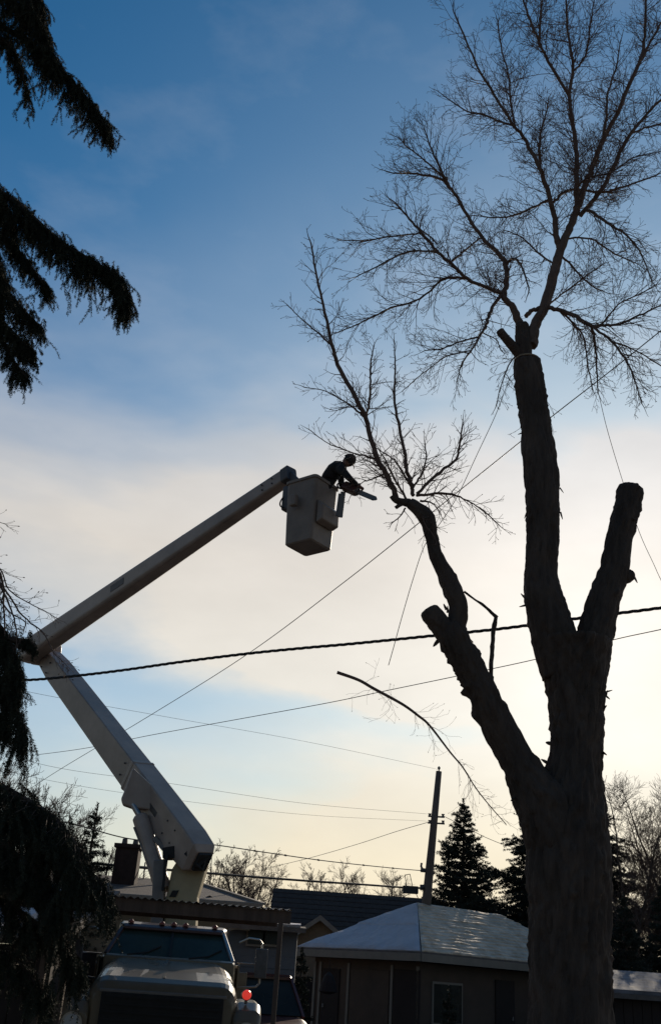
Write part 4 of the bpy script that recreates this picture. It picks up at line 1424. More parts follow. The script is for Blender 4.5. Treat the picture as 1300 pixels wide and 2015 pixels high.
# chainsaw
sa = P(700, 966, 14.34)
se = P(741, 983, 14.10)
sdir = (se - sa).normalized()
saw = empty('chainsaw', sa, 0, 'running chainsaw held out in front of the worker, its long bar pointing at the limb', 'chainsaw')
su = sdir.cross(Vector((0, -1, 0))).normalized()
if su.z < 0: su = -su
ss_ = sdir.cross(su)
def f(mb):
    c = sa - sdir * .12
    mb.bar(c - sdir * .16, c + sdir * .15, .14, .15, up=su)
wb(f, 'engine_housing', M['sawred'], saw, bevel=.03)
wb(lambda mb: mb.bar(sa + sdir * .02, sa + sdir * .06, .10, .10, up=su), 'clutch_cover', M['steel'], saw, bevel=.01)
def f(mb):
    secs = []
    L = (se - sa).length
    for t, h in ((.02, .036), (.3, .040), (.85, .038), (.95, .028), (1.0, .010)):
        c = sa.lerp(se, t)
        secs.append([c + su * h - ss_ * .006, c + su * h + ss_ * .006, c - su * h + ss_ * .006, c - su * h - ss_ * .006])
    mb.loft(secs)
br_ = wb(f, 'guide_bar', M['grey'], saw)
wb(lambda mb: (mb.tube([sa + su * .042, se - sdir * .05 + su * .042, se, se - sdir * .05 - su * .042, sa - su * .042], .006, n=4)), 'chain', M['black'], br_)
c_ = sa - sdir * .12
wb(lambda mb: mb.tube(smooth_path([c_ + ss_ * .08, c_ + ss_ * .09 + su * .10, c_ + su * .15, c_ - ss_ * .09 + su * .10, c_ - ss_ * .08], 4), .013, n=7), 'front_handle', M['black'], saw)
wb(lambda mb: mb.tube(smooth_path([c_ - sdir * .15 + su * .05, c_ - sdir * .25 + su * .05, c_ - sdir * .30 - su * .02, c_ - sdir * .22 - su * .07, c_ - sdir * .14 - su * .06], 4), .015, n=7), 'rear_handle', M['black'], saw)
wb(lambda mb: mb.bar(sa - sdir * .02 + su * .10 - ss_ * .05, sa - sdir * .02 + su * .12 + ss_ * .05, .05, .012), 'hand_guard', M['black'], saw)

# ------------------------------------------------------------------ canopy in front of the truck
bl, br2 = P(560, 1800, 11.4), P(235, 1770, 11.0)
CZ = (bl.z + br2.z) / 2 + .01
cl = Vector((-3.6, 10.75, 0)); crr = Vector((P(572, 1800, 11.4).x, 11.4, 0))
ax = (crr - cl).normalized(); ay = Vector((-ax.y, ax.x, 0))
canopy = empty('canopy', (crr.x, crr.y, 0), 0, 'low canopy with a ribbed sheet roof on thin posts before the truck', 'canopy')
Lc = (crr - cl).length
mb = MB()
mb.bar(cl + Vector((0, 0, CZ - .045)), crr + Vector((0, 0, CZ - .045)), .05, .12)
mb.build('front_beam', M['wood'], canopy)
mb = MB()
mb.bar(cl + ay * .85 + Vector((0, 0, CZ - .045)), crr + ay * .85 + Vector((0, 0, CZ - .045)), .05, .12)
mb.build('rear_beam', M['wood'], canopy)
mb = MB()
# corrugated sheet: waves run front to back
nw = int(Lc / .019)
top = []
v0, v1, v2, v3 = [], [], [], []
for i in range(nw + 1):
    s = Lc * i / nw
    z = CZ + .030 + .011 * math.sin(2 * math.pi * s / .076)
    p = cl + ax * s
    v0.append(p - ay * .07 + Vector((0, 0, z))); v1.append(p + ay * .95 + Vector((0, 0, z + .03)))
    v2.append(p - ay * .07 + Vector((0, 0, z - .003))); v3.append(p + ay * .95 + Vector((0, 0, z + .027)))
n = nw + 1
vs = v0 + v1 + v2 + v3
fs = []
for i in range(nw):
    fs += [(i, i + 1, n + i + 1, n + i), (2 * n + i, 3 * n + i, 3 * n + i + 1, 2 * n + i + 1), (i, 2 * n + i, 2 * n + i + 1, i + 1), (n + i, n + i + 1, 3 * n + i + 1, 3 * n + i)]
mb.add(vs, fs)
mb.build('corrugated_roof', M['corr'], canopy)
for s, d in ((Lc - .10, 0), (Lc - .10, .85), (.1, 0), (.1, .85), (Lc * .5, .85)):
    p = cl + ax * s + ay * d
    mb = MB(); mb.bar(p + Vector((0, 0, -.1)), p + Vector((0, 0, CZ - .09)), .05, .05, up=(0, 1, 0))
    if d > 0 and s > 1: continue
    mb.build('post', M['wood'], canopy)
for i in range(9):
    p = cl + ax * (.2 + (Lc - .4) * i / 8)
    mb = MB(); mb.bar(p + ay * .03 + Vector((0, 0, CZ - .02)), p + ay * .82 + Vector((0, 0, CZ - .02)), .035, .07)
    mb.build('rafter', M['wood'], canopy)
mb = MB()


# ------------------------------------------------------------------ snowy hip-roof garage behind the tree
cg = P(828, 1873, 30)
gar = empty('garage', (cg.x, cg.y, 0), math.radians(41), 'low beige garage whose hip roof is covered with old snow, left of the trunk', 'garage')
EZ, GA, GL, AZ = cg.z, 2.65, 9.4, P(833, 1778, 33.7).z


def gb(fn, name, m, parent=gar, **kw):
    mb = MB(); fn(mb)
    return mb.build(name, m, parent, local=True, **kw)


A1, A2 = Vector((GA, GA, AZ)), Vector((GL - GA, GA, AZ))
C = [Vector((0, 0, EZ)), Vector((GL, 0, EZ)), Vector((GL, 2 * GA, EZ)), Vector((0, 2 * GA, EZ))]
def f(mb):
    lo = Vector((0, 0, -.12))
    vs = C + [A1, A2] + [c + lo for c in C]
    mb.add(vs, [(0, 1, 5, 4), (1, 2, 5), (2, 3, 4, 5), (3, 0, 4), (0, 6, 7, 1), (1, 7, 8, 2), (2, 8, 9, 3), (3, 9, 6, 0), (6, 9, 8, 7)])
roofg = gb(f, 'roof', M['shingle2'])


def slope(a, b, c, d, nu, nv, name, parent, m, h=.05, rows=11, seed=0, thin=0.0):
    """snow sheet on a slope a-b (eave) to d-c (ridge) with step relief following the shingle rows"""
    nrm = (b - a).cross(d - a).normalized()
    if nrm.z < 0: nrm = -nrm
    vs, fs = [], []
    for j in range(nv + 1):
        t = j / nv
        for i in range(nu + 1):
            s = i / nu
            p = a.lerp(b, s).lerp(d.lerp(c, s), t)
            q = p * 2.1 + Vector((seed, 0, 0))
            rowp = (t * rows) % 1.0
            wav = noise.noise(Vector((p.x * 1.6 + seed, p.y * 1.6, t * rows * .55)))
            fine = noise.noise(Vector((p.x * 6, p.y * 6, t * rows * 2.0 + seed)))
            hh = h * (.75 + .45 * wav + .25 * fine) + .045 * (1 - rowp) * (0.7 + .6 * wav)
            edge = min(1, min(s, 1 - s) * nu / 2, t * nv / 1.5, (1 - t) * nv / 1.5)
            vs.append(p + nrm * (hh * (.35 + .65 * max(0, edge)) - thin * max(0, fine - .15) * .6))
    for j in range(nv):
        for i in range(nu):
            k = j * (nu + 1) + i
            fs.append((k, k + 1, k + nu + 2, k + nu + 1))
    base = len(vs)
    # skirt down to the roof
    rim = [i for i in range(nu + 1)] + [(j + 1) * (nu + 1) - 1 for j in range(1, nv + 1)] + [nv * (nu + 1) + i for i in range(nu - 1, -1, -1)] + [j * (nu + 1) for j in range(nv - 1, 0, -1)]
    for r in rim:
        vs.append(vs[r] - nrm * .09)
    for i in range(len(rim)):
        i2 = (i + 1) % len(rim)
        fs.append((rim[i], base + i, base + i2, rim[i2]))
    mb = MB(); mb.add(vs, fs)
    return mb.build(name, m, parent, local=True, smooth=False)


slope(C[0] + Vector((.05, .02, .01)), C[1] + Vector((-.05, .02, .01)), A2, A1, 170, 150, 'snow_cover', roofg, M['sunsnow'], h=.035, rows=15, seed=3)  # front slope: warmer, brighter snow than the left one, sunlight painted in
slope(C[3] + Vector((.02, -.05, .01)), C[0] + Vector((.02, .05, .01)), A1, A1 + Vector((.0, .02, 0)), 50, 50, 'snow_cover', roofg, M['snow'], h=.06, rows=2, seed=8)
# fascia, gutter, soffit
def f(mb):
    for a, b in ((C[0], C[1]), (C[1], C[2]), (C[2], C[3]), (C[3], C[0])):
        o = (a + b) / 2 - Vector((GL / 2, GA, 0)); o.z = 0; o.normalize()
        mb.bar(a + o * .02 + Vector((0, 0, -.14)), b + o * .02 + Vector((0, 0, -.14)), .04, .20)
gb(f, 'fascia', M['trim'], roofg)
OV = .45
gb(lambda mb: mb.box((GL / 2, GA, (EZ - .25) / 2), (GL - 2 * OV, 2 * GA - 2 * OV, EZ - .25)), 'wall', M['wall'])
# openings and panels of the left-facing wall (x = OV) and front wall (y = OV)
def face_box(side, u, z, w, h, d=.05, out=.02):
    if side == 'L':
        return (OV - out, u, z), (d, w, h)
    return (u, OV - out, z), (w, d, h)
for side, u, w, z, h, nm, mt in (('L', 4.05, .75, 1.05, 2.05, 'door', M['walld']), ('L', 2.4, 1.6, 1.15, 1.9, 'panel', M['wall']), ('L', .9, 1.0, 1.2, 1.9, 'panel', M['walld']),
                                 ('F', 1.6, 1.3, 1.35, 1.1, 'window', M['trim']), ('F', 4.2, .9, 1.05, 2.05, 'door', M['walld']), ('F', 6.9, 1.2, 1.4, 1.0, 'window', M['trim'])):
    c, s = face_box(side, u, z, w, h)
    o = gb(lambda mb: mb.box(c, s), nm, mt, bevel=.01)
    if nm == 'window':
        c2, s2 = face_box(side, u, z, w - .12, h - .12, .03, .04)
        gb(lambda mb: mb.box(c2, s2), 'pane', M['glass'], o)
        c3, s3 = face_box(side, u, z, .04, h - .12, .05, .045)
        gb(lambda mb: mb.box(c3, s3), 'mullion', M['trim'], o)
    if nm == 'door':
        c2, s2 = face_box(side, u + w * .35, z, .05, .1, .06, .05)
        gb(lambda mb: mb.box(c2, s2), 'handle', M['grey'], o)
for k in range(5):   # corner boards and battens
    u = (.5, 1.5, 3.3, 4.55, 4.8)[k]
    gb(lambda mb: mb.box((OV - .03, u, 1.15), (.03, .09, 2.2)), 'batten', M['trim'])
lq = P(646, 1936, 31.2)
mb = MB()
mb.tube([lq + Vector((0, 0, .30)), lq + Vector((0, 0, .22)), lq + Vector((0, 0, .05)), lq + Vector((0, 0, -.20)), lq + Vector((0, 0, -.26))], [.03, .12, .20, .27, .10], n=14)
mb.tube([lq + Vector((0, 0, .3)), lq + Vector((0, 0, .62))], .01, n=5)
tag(mb.build('hanging_basket', M['walld'], smooth=False), 'dark bell-shaped basket hanging at the garage wall beside the dark shrub', 'basket')

# ------------------------------------------------------------------ houses behind


def gable_house(name, label, x0, x1, y, depth, eave, ridge, rm, wm, rot=0, over=.4, cat='house', snow=False, windows=(), gable_front=False, trim=True):
    """ridge along local x (or y when gable_front); root at front-left corner"""
    r = empty(name, (x0, y, 0), rot, label, cat)
    w = x1 - x0
    def lb(fn, nm, m, parent=r, **kw):
        mb = MB(); fn(mb)
        return mb.build(nm, m, parent, local=True, **kw)
    if gable_front:
        def f(mb):
            poly = [(0, 0, 0), (w, 0, 0), (w, 0, eave), (w / 2, 0, ridge), (0, 0, eave)]
            mb.prism([Vector(p) for p in poly], (0, depth, 0))
        lb(f, 'wall', wm)
        def f(mb):
            k = (ridge - eave) / (w / 2)
            for s in (0, 1):
                a = Vector((-over if s == 0 else w + over, -over, eave - k * over))
                b = Vector((w / 2, -over, ridge))
                up = Vector((0, 0, .12))
                mb.prism([a + Vector((0, 0, .02)), b + Vector((0, 0, .02)), b + Vector((0, 0, .02)) + up, a + Vector((0, 0, .02)) + up], (0, depth + 2 * over, 0))
        ro = lb(f, 'roof', rm)
        def f(mb):
            k = (ridge - eave) / (w / 2)
            for s in (0, 1):
                a = Vector((-over if s == 0 else w + over, -over - .03, eave - k * over + .02))
                b = Vector((w / 2, -over - .03, ridge + .02))
                mb.prism([a + Vector((0, 0, -.06)), b + Vector((0, 0, -.06)), b + Vector((0, 0, .11)), a + Vector((0, 0, .11))], (0, .03, 0))
        lb(f, 'rake_board', M['trim'], ro)
    else:
        def f(mb):
            poly = [(0, 0, 0), (0, depth, 0), (0, depth, eave), (0, depth / 2, ridge), (0, 0, eave)]
            mb.prism([Vector(p) for p in poly], (w, 0, 0))
        lb(f, 'wall', wm)
        def f(mb):
            k = (ridge - eave) / (depth / 2)
            for s in (0, 1):
                a = Vector((-over, -over if s == 0 else depth + over, eave - k * over + .02))
                b = Vector((-over, depth / 2, ridge + .02))
                up = Vector((0, 0, .14))
                mb.prism([a, b, b + up, a + up], (w + 2 * over, 0, 0))
        ro = lb(f, 'roof', rm)
        def f(mb):
            k = (ridge - eave) / (depth / 2)
            mb.bar((-over, -over - .03, eave - k * over + .07), (w + over, -over - .03, eave - k * over + .07), .05, .16)
        lb(f, 'fascia', M['trim'], ro)
    for (u, z, ww, hh) in windows:
        wd = lb(lambda mb: mb.box((u, -.03, z), (ww + .14, .06, hh + .14)), 'window', M['trim'])
        lb(lambda mb: mb.box((u, -.07, z), (ww, .03, hh)), 'pane', M['glass'], wd)
        lb(lambda mb: mb.box((u, -.09, z), (.04, .03, hh)), 'mullion', M['trim'], wd)
    return r, ro, lb


# brown house
p0, p1 = P(556, 1750, 46), P(838, 1771, 46)
hz = (p0.z + p1.z) / 2
bh, bro, lb = gable_house('brown_house', 'dark brown-roofed house between the snowy garage and the bare trees', p0.x + .1, p1.x + .4, 43.2, 5.6, hz - 1.75, hz - .12, M['shingle'], M['walld'], over=.5)
for k in range(9):   # courses of shingle standing proud
    t = (k + .5) / 9
    def f(mb):
        kk = 1.63 / 2.8
        y = -.5 + 3.3 * t
        z = (hz - 1.75) - kk * .5 + kk * 3.3 * t + .165
        mb.bar((-.5, y, z), (p1.x + .4 - p0.x + .4, y, z), .36, .03, up=(0, -kk, 1))
    lb(f, 'shingle_course', M['shingle'], bro)
# tan gable
tp = P(630, 1804, 37)
th, tro, lb = gable_house('tan_shed', 'small tan gable shed with pale rake boards left of the garage roof', tp.x - 2.5, tp.x + 2.5, 37.3, 5, tp.z - 1.85, tp.z - .08, M['shingle2'], M['tan'], over=.35, gable_front=True, cat='shed')
lb(lambda mb: mb.box((2.0, -.04, .9), (.9, .06, 1.8)), 'door', M['walld'])
# grey-roofed house on the left behind the boom
q1 = P(375, 1736, 26.5); q0 = P(215, 1722, 26.5); q2 = P(520, 1789, 24.5)
gx0, gx1, gx2 = q0.x - 1.5, q1.x, q2.x
lh = empty('grey_house', (gx0, 23.2, 0), math.radians(0), 'house with a grey snow-dusted hip roof and a brick chimney behind the boom', 'house')
RZ = q1.z; EZ2 = q2.z
W = gx2 - gx0; DD = 6.2
def hb_(fn, nm, m, parent=lh, **kw):
    mb = MB(); fn(mb)
    return mb.build(nm, m, parent, local=True, **kw)
def f(mb):
    a = [Vector((-.3, 0, EZ2)), Vector((W, 0, EZ2)), Vector((W, DD, EZ2)), Vector((-.3, DD, EZ2)), Vector((-.3, DD / 2, RZ)), Vector((W - 1.95, DD / 2, RZ))]
    lo = Vector((0, 0, -.16))
    vs = a + [x + lo for x in a[:4]]
    mb.add(vs, [(0, 1, 5, 4), (1, 2, 5), (2, 3, 4, 5), (3, 0, 4), (0, 6, 7, 1), (1, 7, 8, 2), (2, 8, 9, 3), (3, 9, 6, 0), (6, 9, 8, 7)])
lro = hb_(f, 'roof', mat('dusted_shingle', (.25, .22, .19), .9, noise_scale=2.5, color2=(.15, .13, .115), bump=.01, bump_scale=20))
for k in range(10):
    t = (k + .6) / 10.5
    def f(mb):
        z = EZ2 + (RZ - EZ2) * t + .012
        y = DD / 2 * t
        mb.bar((-.3, y, z), (W - 1.95 * t - .02, y, z), .32, .02, up=(0, -(RZ - EZ2), DD / 2))
    hb_(f, 'shingle_course', M['shingle2'], lro)
hb_(lambda mb: mb.bar((W, -.02, EZ2 - .02), (-.3, -.02, EZ2 - .02), .10, .12), 'gutter', M['trim'], lro, bevel=.02)
hb_(lambda mb: mb.bar((W + .02, 0, EZ2 + .03), (W - 1.93, DD / 2, RZ + .03), .12, .05), 'hip_cap', M['trim'], lro)
hb_(lambda mb: mb.box((W / 2 - .3, DD / 2, (EZ2 - .16) / 2), (W - .9, DD - .9, EZ2 - .16)), 'wall', M['tan'])
hb_(lambda mb: mb.tube([(W - 1.75, 1.9, RZ - .95), (W - 1.75, 1.9, RZ - .45)], [.06, .06], n=10), 'vent_pipe', M['steel'], lro)
def f(mb):
    s = P(412, 1775, 24) ; x = s.x - gx0
    mb.prism([Vector((x - .5, .5, s.z - .12)), Vector((x + .5, .5, s.z - .12)), Vector((x + .02, .5, s.z + .12))], (0, 1.2, 0))
hb_(f, 'roof_vent', M['walld'], lro)
# chimney
chp = P(245, 1735, 25)
cht = P(249, 1668, 25)
chm = hb_(lambda mb: mb.box((chp.x - gx0, 25 - 23.2, (chp.z - .8 + cht.z) / 2), (.54, .5, cht.z - chp.z + .8)), 'chimney', M['brick'], bevel=.02)
hb_(lambda mb: mb.box((chp.x - gx0, 25 - 23.2, cht.z + .02), (.62, .58, .09)), 'chimney_cap', M['brick'], chm)
for dx in (-.12, .14):
    hb_(lambda mb: mb.tube([(chp.x - gx0 + dx, 25 - 23.2, cht.z + .05), (chp.x - gx0 + dx, 25 - 23.2, cht.z + .20)], [.075, .06], n=10), 'flue', M['steel'], chm)
# aerial
a0 = P(284, 1728, 26.0)
ant = empty('roof_aerial', (a0.x, a0.y, a0.z - .4), 0, 'small cross-shaped aerial on the grey roof beside the chimney', 'aerial')
mb = MB(); mb.bar(a0 + Vector((0, 0, -.4)), P(286, 1697, 26), .03, .03, up=(0, 1, 0)); mb.build('mast', M['steel'], ant)
mb = MB(); mb.bar(P(262, 1704, 26), P(300, 1707, 26), .03, .03); mb.build('crossbar', M['steel'], ant)
# pale blue house front beside the truck
s0 = P(446, 1818, 20); s1 = P(592, 1816, 20)
bl_ = empty('blue_house', (s0.x, 20, 0), 0, 'low pale blue annex with two dark windows, seen between truck and canopy post', 'house')
BW = s1.x - s0.x
BZ = (s0.z + s1.z) / 2
def bb(fn, nm, m, parent=bl_, **kw):
    mb = MB(); fn(mb)
    return mb.build(nm, m, parent, local=True, **kw)
bb(lambda mb: mb.box((BW / 2, 1.2, BZ / 2 - .03), (BW - .1, 2.2, BZ - .1)), 'wall', M['bluewall'])
rf_ = bb(lambda mb: mb.prism([Vector((-.1, -.3, BZ - .05)), Vector((-.1, 2.5, BZ + .10)), Vector((-.1, 2.5, BZ + .02)), Vector((-.1, -.3, BZ - .13))], (BW + .2, 0, 0)), 'roof', M['shingle2'])
bb(lambda mb: mb.prism([Vector((.55, -.26, BZ - .045)), Vector((.55, 1.5, BZ + .06)), Vector((.55, 1.5, BZ + .11)), Vector((.55, -.3, BZ - .0))], (BW - .55, 0, 0)), 'snow_cover', M['snow'], rf_)
bb(lambda mb: mb.tube(smooth_path([(.45, -.26, BZ - .12), (.15, -.26, BZ - .13), (.02, -.26, BZ - .22), (-.02, -.2, BZ - .5), (-.05, -.1, .1)], 5), .035, n=8), 'downspout', M['trim'])
for k in range(9):
    z = .35 + .2 * k
    bb(lambda mb: mb.box((BW / 2, .09, z), (BW - .12, .025, .185), Matrix.Rotation(math.radians(4), 3, 'X')), 'siding_board', M['bluewall'])
for x0_, x1_ in ((489, 517), (522, 546)):
    a = P(x0_, 1820, 20); b = P(x1_, 1860, 20)
    xa, xb = a.x - s0.x, b.x - s0.x
    w_ = bb(lambda mb: mb.box(((xa + xb) / 2, .055, (a.z + b.z) / 2), (xb - xa + .05, .06, a.z - b.z + .06)), 'window', M['trim'])
    bb(lambda mb: mb.box(((xa + xb) / 2, .02, (a.z + b.z) / 2), (xb - xa - .02, .03, a.z - b.z - .02)), 'pane', M['glass'], w_)

# dark red pickup between the truck and the garage
pk = P(528, 1960, 18.5)
pick = empty('parked_pickup', (pk.x, 17.6, 0), math.radians(8), 'dark red parked pickup half hidden behind the canopy post', 'pickup')
TT = wmat(pick)
def pb_(fn, nm, m, parent=pick, **kw):
    mb = MB(); fn(mb)
    return mb.build(nm, m, parent, local=True, **kw)
pb_(lambda mb: mb.loft([rsec(0, 0, .80, .45, .92, .3), rsec(.1, 0, .86, .42, 1.0, .3), rsec(1.3, 0, .90, .42, 1.12, .3), rsec(4.6, 0, .90, .42, 1.14, .15)]), 'body', M['pickup'], bevel=.01)
pb_(lambda mb: mb.loft([rsec(1.85, 0, .62, 1.68, 1.72, .5), rsec(2.0, 0, .66, 1.66, 1.765, .7), rsec(2.9, 0, .66, 1.66, 1.765, .7), rsec(3.0, 0, .62, 1.66, 1.72, .5)]), 'cab_roof', M['pickup'])
pb_(lambda mb: quad(mb, (-.78, 1.35, 1.13), (.78, 1.35, 1.13), (.60, 1.92, 1.69), (-.60, 1.92, 1.69)), 'windscreen', M['glass'])
for s in (-1, 1):
    pb_(lambda mb: mb.bar((s * .80, 1.33, 1.12), (s * .62, 1.90, 1.70), .05, .05), 'pillar', M['pickup'])
    pb_(lambda mb: mb.bar((s * .82, 3.1, 1.12), (s * .62, 2.95, 1.70), .07, .06), 'pillar', M['pickup'])
    pb_(lambda mb: quad(mb, (s * .82, 1.5, 1.13), (s * .83, 3.0, 1.13), (s * .64, 2.9, 1.67), (s * .63, 2.0, 1.67)), 'side_window', M['glass'])
    pb_(lambda mb: mb.box((s * .62, -.02, .78), (.28, .05, .15)), 'headlight', M['grey'])
    for yy in (.85, 3.9):
        w_ = pb_(lambda mb: mb.tube([(s * .68, yy, .35), (s * .70, yy, .35), (s * .88, yy, .35), (s * .90, yy, .35)], [.30, .35, .35, .30], n=22), 'wheel', M['black'])
        pb_(lambda mb: mb.tube([(s * .895, yy, .35), (s * .91, yy, .35)], [.19, .15], n=16), 'rim', M['grey'], w_)
pb_(lambda mb: mb.box((0, -.03, .76), (.92, .05, .2)), 'grille', M['black'])
pb_(lambda mb: mb.box((0, -.10, .52), (1.7, .12, .16)), 'bumper', M['grey'], bevel=.02)

# shed at the far left behind the spruce, with a snowy roof
s_a = P(112, 1845, 12.5); s_b = P(-60, 1832, 12.5)
ls = empty('left_shed', (s_a.x, 12.5, 0), math.radians(0), 'dark board shed at the lower left with a sloping roof holding snow', 'shed')
SZ = s_a.z
def lsb(fn, nm, m, parent=ls, **kw):
    mb = MB(); fn(mb)
    return mb.build(nm, m, parent, local=True, **kw)
lsb(lambda mb: mb.box((-1.6, 1.5, SZ / 2 - .05), (3.1, 2.8, SZ - .1)), 'wall', M['walld'])
sr_ = lsb(lambda mb: mb.prism([Vector((.1, -.2, SZ)), Vector((.1, 3.2, SZ + .75)), Vector((.1, 3.2, SZ + .65)), Vector((.1, -.2, SZ - .10))], (-3.6, 0, 0)), 'roof', M['shingle2'])
lsb(lambda mb: mb.prism([Vector((-.55, -.18, SZ + .005)), Vector((-.25, 3.1, SZ + .735)), Vector((-.25, 3.1, SZ + .80)), Vector((-.55, -.2, SZ + .07))], (-2.8, 0, 0)), 'snow_cover', M['snow'], sr_)
lsb(lambda mb: mb.tube([(.15, -.25, SZ - .03), (-3.5, -.25, SZ - .03)], .05, n=10), 'gutter', M['trim'], sr_)
for k in range(15):
    x = -.12 - .205 * k
    lsb(lambda mb: mb.box((x, .085, SZ / 2 - .05), (.19, .025, SZ - .14)), 'board', M['walld'])
# vertical posts between the shed and the truck
for k, (x, lab) in enumerate(((98, 'slim weathered post next to the shed corner, lower left'), (140, 'slim weathered post close to the left fender of the truck'))):
    p = P(x, 1830, 11.8)
    mb = MB(); mb.bar((p.x, 11.8, -.1), (p.x, 11.8, p.z), .07, .07, up=(0, 1, 0))
    tag(mb.build('fence_post', M['wood']), lab, 'post', 'posts beside the shed')

# low shed with a snow strip at the far right, and a board fence
r0 = P(1195, 1925, 24); r1 = P(1330, 1925, 24)
rs = empty('right_shed', (r0.x, 24, 0), 0, 'low dark shed with a strip of bluish snow on its roof, right of the trunk', 'shed')
def rsb(fn, nm, m, parent=rs, **kw):
    mb = MB(); fn(mb)
    return mb.build(nm, m, parent, local=True, **kw)
RZ2 = P(1250, 1957, 24).z
rsb(lambda mb: mb.box((2.0, 1.2, RZ2 / 2 - .05), (4.2, 2.2, RZ2 - .1)), 'wall', M['walld'])
rr_ = rsb(lambda mb: mb.prism([Vector((-.4, -.2, RZ2)), Vector((-.4, 2.6, RZ2 + .45)), Vector((-.4, 2.6, RZ2 + .35)), Vector((-.4, -.2, RZ2 - .10))], (5, 0, 0)), 'roof', M['shingle2'])
rsb(lambda mb: mb.prism([Vector((-.38, -.18, RZ2 + .005)), Vector((-.38, 2.55, RZ2 + .445)), Vector((-.38, 2.55, RZ2 + .53)), Vector((-.38, -.2, RZ2 + .08))], (4.9, 0, 0)), 'snow_cover', M['shadesnow'], rr_)  # snow here takes the bluish shade from its own colour
for k in range(20):
    rsb(lambda mb: mb.box((.02 + .205 * k, .085, RZ2 / 2 - .05), (.19, .025, RZ2 - .14)), 'board', M['walld'])

# ------------------------------------------------------------------ distant conifers


def conifer(name, label, x, y, top, halfw, seed, group=None, droopy=.25, low=.3, dens=1.0, per=120, nl=.11, w=.034):
    rg = random.Random(seed)
    r = empty(name, (x, y, 0), 0, label, 'tree', group)
    mb = MB()
    mb.tube([(x, y, -.1), (x, y, top * .5), (x + .02, y, top)], [.02 * top, .012 * top, .012], n=8)
    A = []
    z = low
    while z < top - .12:
        t = (z - low) / (top - low)
        R = halfw * (1 - t) ** .85 * (1 + .16 * math.sin(z * 5.3 + seed)) + .05
        nb = max(6, int((7 + 7 * (1 - t)) * dens))
        a0 = rg.random() * 6.28
        for k in range(nb):
            a = a0 + 6.283 * k / nb + rg.gauss(0, .18)
            L = R * rg.uniform(.72, 1.15)
            p = Vector((x, y, z + rg.gauss(0, .06)))
            d = Vector((math.cos(a), math.sin(a), .12 + .3 * t))
            pts = [p]
            q = p
            n = 5
            for i in range(n):
                d2 = d + Vector((0, 0, -droopy * (1 + .8 * math.sin(i / n * 3.0)) + (.42 if i >= n - 2 else 0)))
                d2.normalize()
                q = q + d2 * (L / n)
                pts.append(q)
            mb.tube(pts, [max(.006, .022 * L * (1 - i / 6)) for i in range(n + 1)], n=3, cap=False)
            brush(A, pts[1:], .03, per * 1.2, nl, w)
            for s in range(int(L / .14) + 1):
                j = rg.randrange(1, n)
                pp = pts[j].lerp(pts[j + 1], rg.random())
                sd_ = Vector((-math.sin(a), math.cos(a), 0)) * rg.choice((-1, 1))
                e = pp + (sd_ * .8 + d * .5 + Vector((0, 0, -.35))).normalized() * L * rg.uniform(.15, .38)
                brush(A, [pp, pp.lerp(e, .5) + Vector((0, 0, -.01)), e], .02, per, nl, w)
        z += rg.uniform(.13, .24) * (1.0 + .5 * (1 - t))
    brush(A, [Vector((x, y, top - .35)), Vector((x, y, top + .05))], .03, per * 2, nl, w)
    mb.build('trunk', M['bark'], r)
    m2 = MB(); m2.tris(np.concatenate(A))
    m2.build('crown', M['needle_far'], r)
    return r


c1 = P(911, 1574, 40); c2 = P(905, 1780, 40)
conifer('spruce_tree', 'tall spruce standing right beside the utility pole, above the snowy roof', c1.x, 40, c1.z, (pxm(40, 1780) * 135), 4, droopy=.16, dens=1.15)
c1 = P(1112, 1470, 42)
conifer('spruce_tree', 'broad dark spruce mostly hidden behind the maple trunk', c1.x - .1, 42, c1.z, pxm(42, 1780) * 215, 9, low=.6, droopy=.16)
c1 = P(190, 1584, 24)
conifer('spruce_tree', 'small pointed conifer left of the brick chimney', c1.x + .02, 24, c1.z, pxm(24, 1700) * 95, 13, per=160, nl=.075, w=.024, low=.8)
for k, (x, y, Yd, hw, lab) in enumerate(((1225, 1760, 31, 75, 'dark bushy evergreen right behind the trunk base, under bare trees'), (1300, 1740, 33, 95, 'dark bushy evergreen at the right edge below the bare trees'), (1395, 1730, 34, 90, 'bushy evergreen cut off by the right edge'))):
    c1 = P(x, y, Yd)
    conifer('evergreen_tree', lab, c1.x, Yd, c1.z, pxm(Yd, 1800) * hw, 40 + k, 'evergreens low at the right', low=.2, dens=1.1)
c1 = P(594, 1868, 27)
conifer('evergreen_shrub', 'dark upright evergreen shrub at the left corner of the garage', c1.x, 27, c1.z, pxm(27, 1900) * 42, 61, low=.1, dens=1.2, per=220, nl=.07, w=.024)
c1 = P(883, 1945, 24)
conifer('evergreen_shrub', 'small dark shrub in front of the garage wall, left of the trunk', c1.x, 24, c1.z, pxm(24, 1950) * 34, 62, low=.1, dens=1.2, per=220, nl=.07, w=.024)

# ------------------------------------------------------------------ distant bare trees


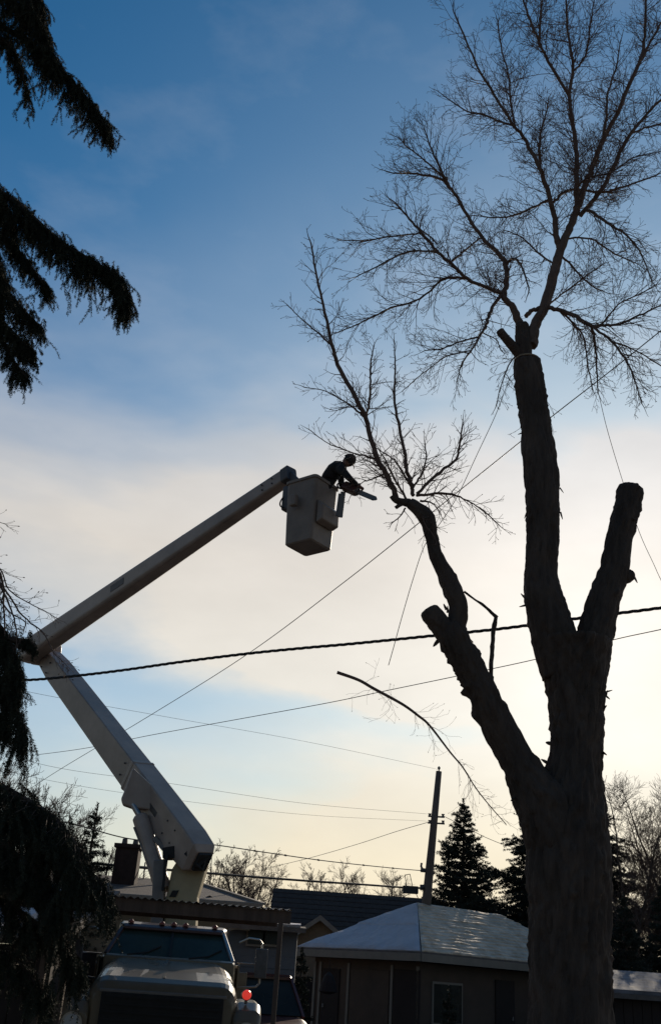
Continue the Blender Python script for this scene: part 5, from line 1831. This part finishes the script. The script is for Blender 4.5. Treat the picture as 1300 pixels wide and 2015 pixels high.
def bare_tree(name, label, x, y, h, spread, seed, group, stems=3, r0=.10, lvl=3, tilt=.35, cat='tree', dens=1.0):
    rg = random.Random(seed)
    root = empty(name, (x, y, 0), 0, label, cat, group)
    mt, mc = MB(), MB()
    fork = h * rg.uniform(.12, .22)
    mt.tube([(x, y, -.1), (x + .03, y, fork * .5), (x, y, fork)], [r0 * 1.5, r0 * 1.15, r0], n=8)
    for s in range(stems):
        a = 6.283 * s / stems + rg.uniform(-.5, .5)
        d = Vector((math.cos(a) * tilt, math.sin(a) * tilt, 1)).normalized()
        q = Vector((x, y, fork - .05))
        L = (h - fork) * rg.uniform(.82, 1.02)
        n = 9
        pts = [q.copy()]
        for i in range(n):
            d = (d + Vector((rg.gauss(0, .09), rg.gauss(0, .09), .04))).normalized()
            q = q + d * (L / n)
            pts.append(q.copy())
        rr = [r0 * .72 * (1 - .93 * i / n) + .006 for i in range(n + 1)]
        mt.tube(pts, rr, n=6)
        nb = int(22 * dens)
        for k in range(nb):
            t = .15 + .82 * (k + rg.random()) / nb
            xx = t * n; j = min(int(xx), n - 1)
            pp = pts[j].lerp(pts[j + 1], xx - j)
            aa = rg.uniform(0, 6.283)
            dd = Vector((math.cos(aa), math.sin(aa), rg.uniform(.45, 1.3)))
            branch(mc, pp, dd, spread * rg.uniform(.5, 1.15) * (1.1 - .62 * t), max(.010, rr[j] * .42), lvl - 1, rg)
    mt.build('trunk', M['bark'], root)
    mc.build('crown', M['twig'], root)
    return root


def branch(mb, p, d, L, r, lvl, rg):
    n = 4
    d = d.normalized(); q = p.copy(); pts = [q.copy()]
    for i in range(n):
        d = (d + Vector((rg.gauss(0, .14), rg.gauss(0, .14), .10 + rg.gauss(0, .1)))).normalized()
        q = q + d * (L / n)
        pts.append(q.copy())
    mb.tube(pts, [max(.0045 if q.y < 44 else .0065, r * (1 - .78 * i / n)) for i in range(n + 1)], n=3, cap=False)
    if lvl <= 0: return
    for k in range(7 if lvl > 1 else 5):
        t = rg.uniform(.2, .98); xx = t * n; j = min(int(xx), n - 1)
        pp = pts[j].lerp(pts[j + 1], xx - j)
        dd = (pts[j + 1] - pts[j]).normalized()
        side = dd.cross(Vector((rg.gauss(0, 1), rg.gauss(0, 1), rg.gauss(0, 1)))).normalized()
        branch(mb, pp, dd * .8 + side * rg.uniform(.5, 1.0), L * rg.uniform(.32, .58), r * .55, lvl - 1, rg)


G = 'bare trees beyond the rooftops'
for k, (x, ytop, Yd, sp, st, lab, dn) in enumerate((
        (45, 1515, 26, 1.5, 6, 'wide bare tree at the left edge above the spruce bough', 1.2),
        (120, 1560, 30, 1.4, 5, 'bare tree between the left edge and the small conifer', 1.1),
        (238, 1640, 40, 1.2, 3, 'low bare tree behind the brick chimney', 1.0),
        (430, 1672, 48, 1.4, 5, 'bare tree just right of the boom base', .9),
        (490, 1655, 50, 1.7, 7, 'many-stemmed bare tree between boom and brown roof', 1.0),
        (640, 1700, 62, 1.9, 6, 'bare tree over the left half of the brown roof', .9),
        (735, 1688, 64, 1.9, 6, 'bare tree over the right half of the brown roof', .9),
        (800, 1715, 60, 1.5, 5, 'low bare tree beside the foot of the utility pole', .9),
        (1228, 1535, 38, 2.1, 3, 'tall bare tree directly right of the maple trunk', 1.6),
        (1262, 1560, 44, 2.2, 4, 'slightly shorter bare tree second from the trunk at right', 1.4),
        (1310, 1515, 38, 2.1, 4, 'tall bare tree cut by the right edge', 1.6),
        (1010, 1745, 55, 1.4, 3, 'bare tree tops right of the pole-side spruce', .8))):
    c = P(x, ytop, Yd)
    bare_tree('bare_tree', lab, c.x, Yd, c.z, sp, 900 + k, G, st, .10 if Yd < 45 else .12, 3, .22 if x > 1200 else .34, dens=dn)
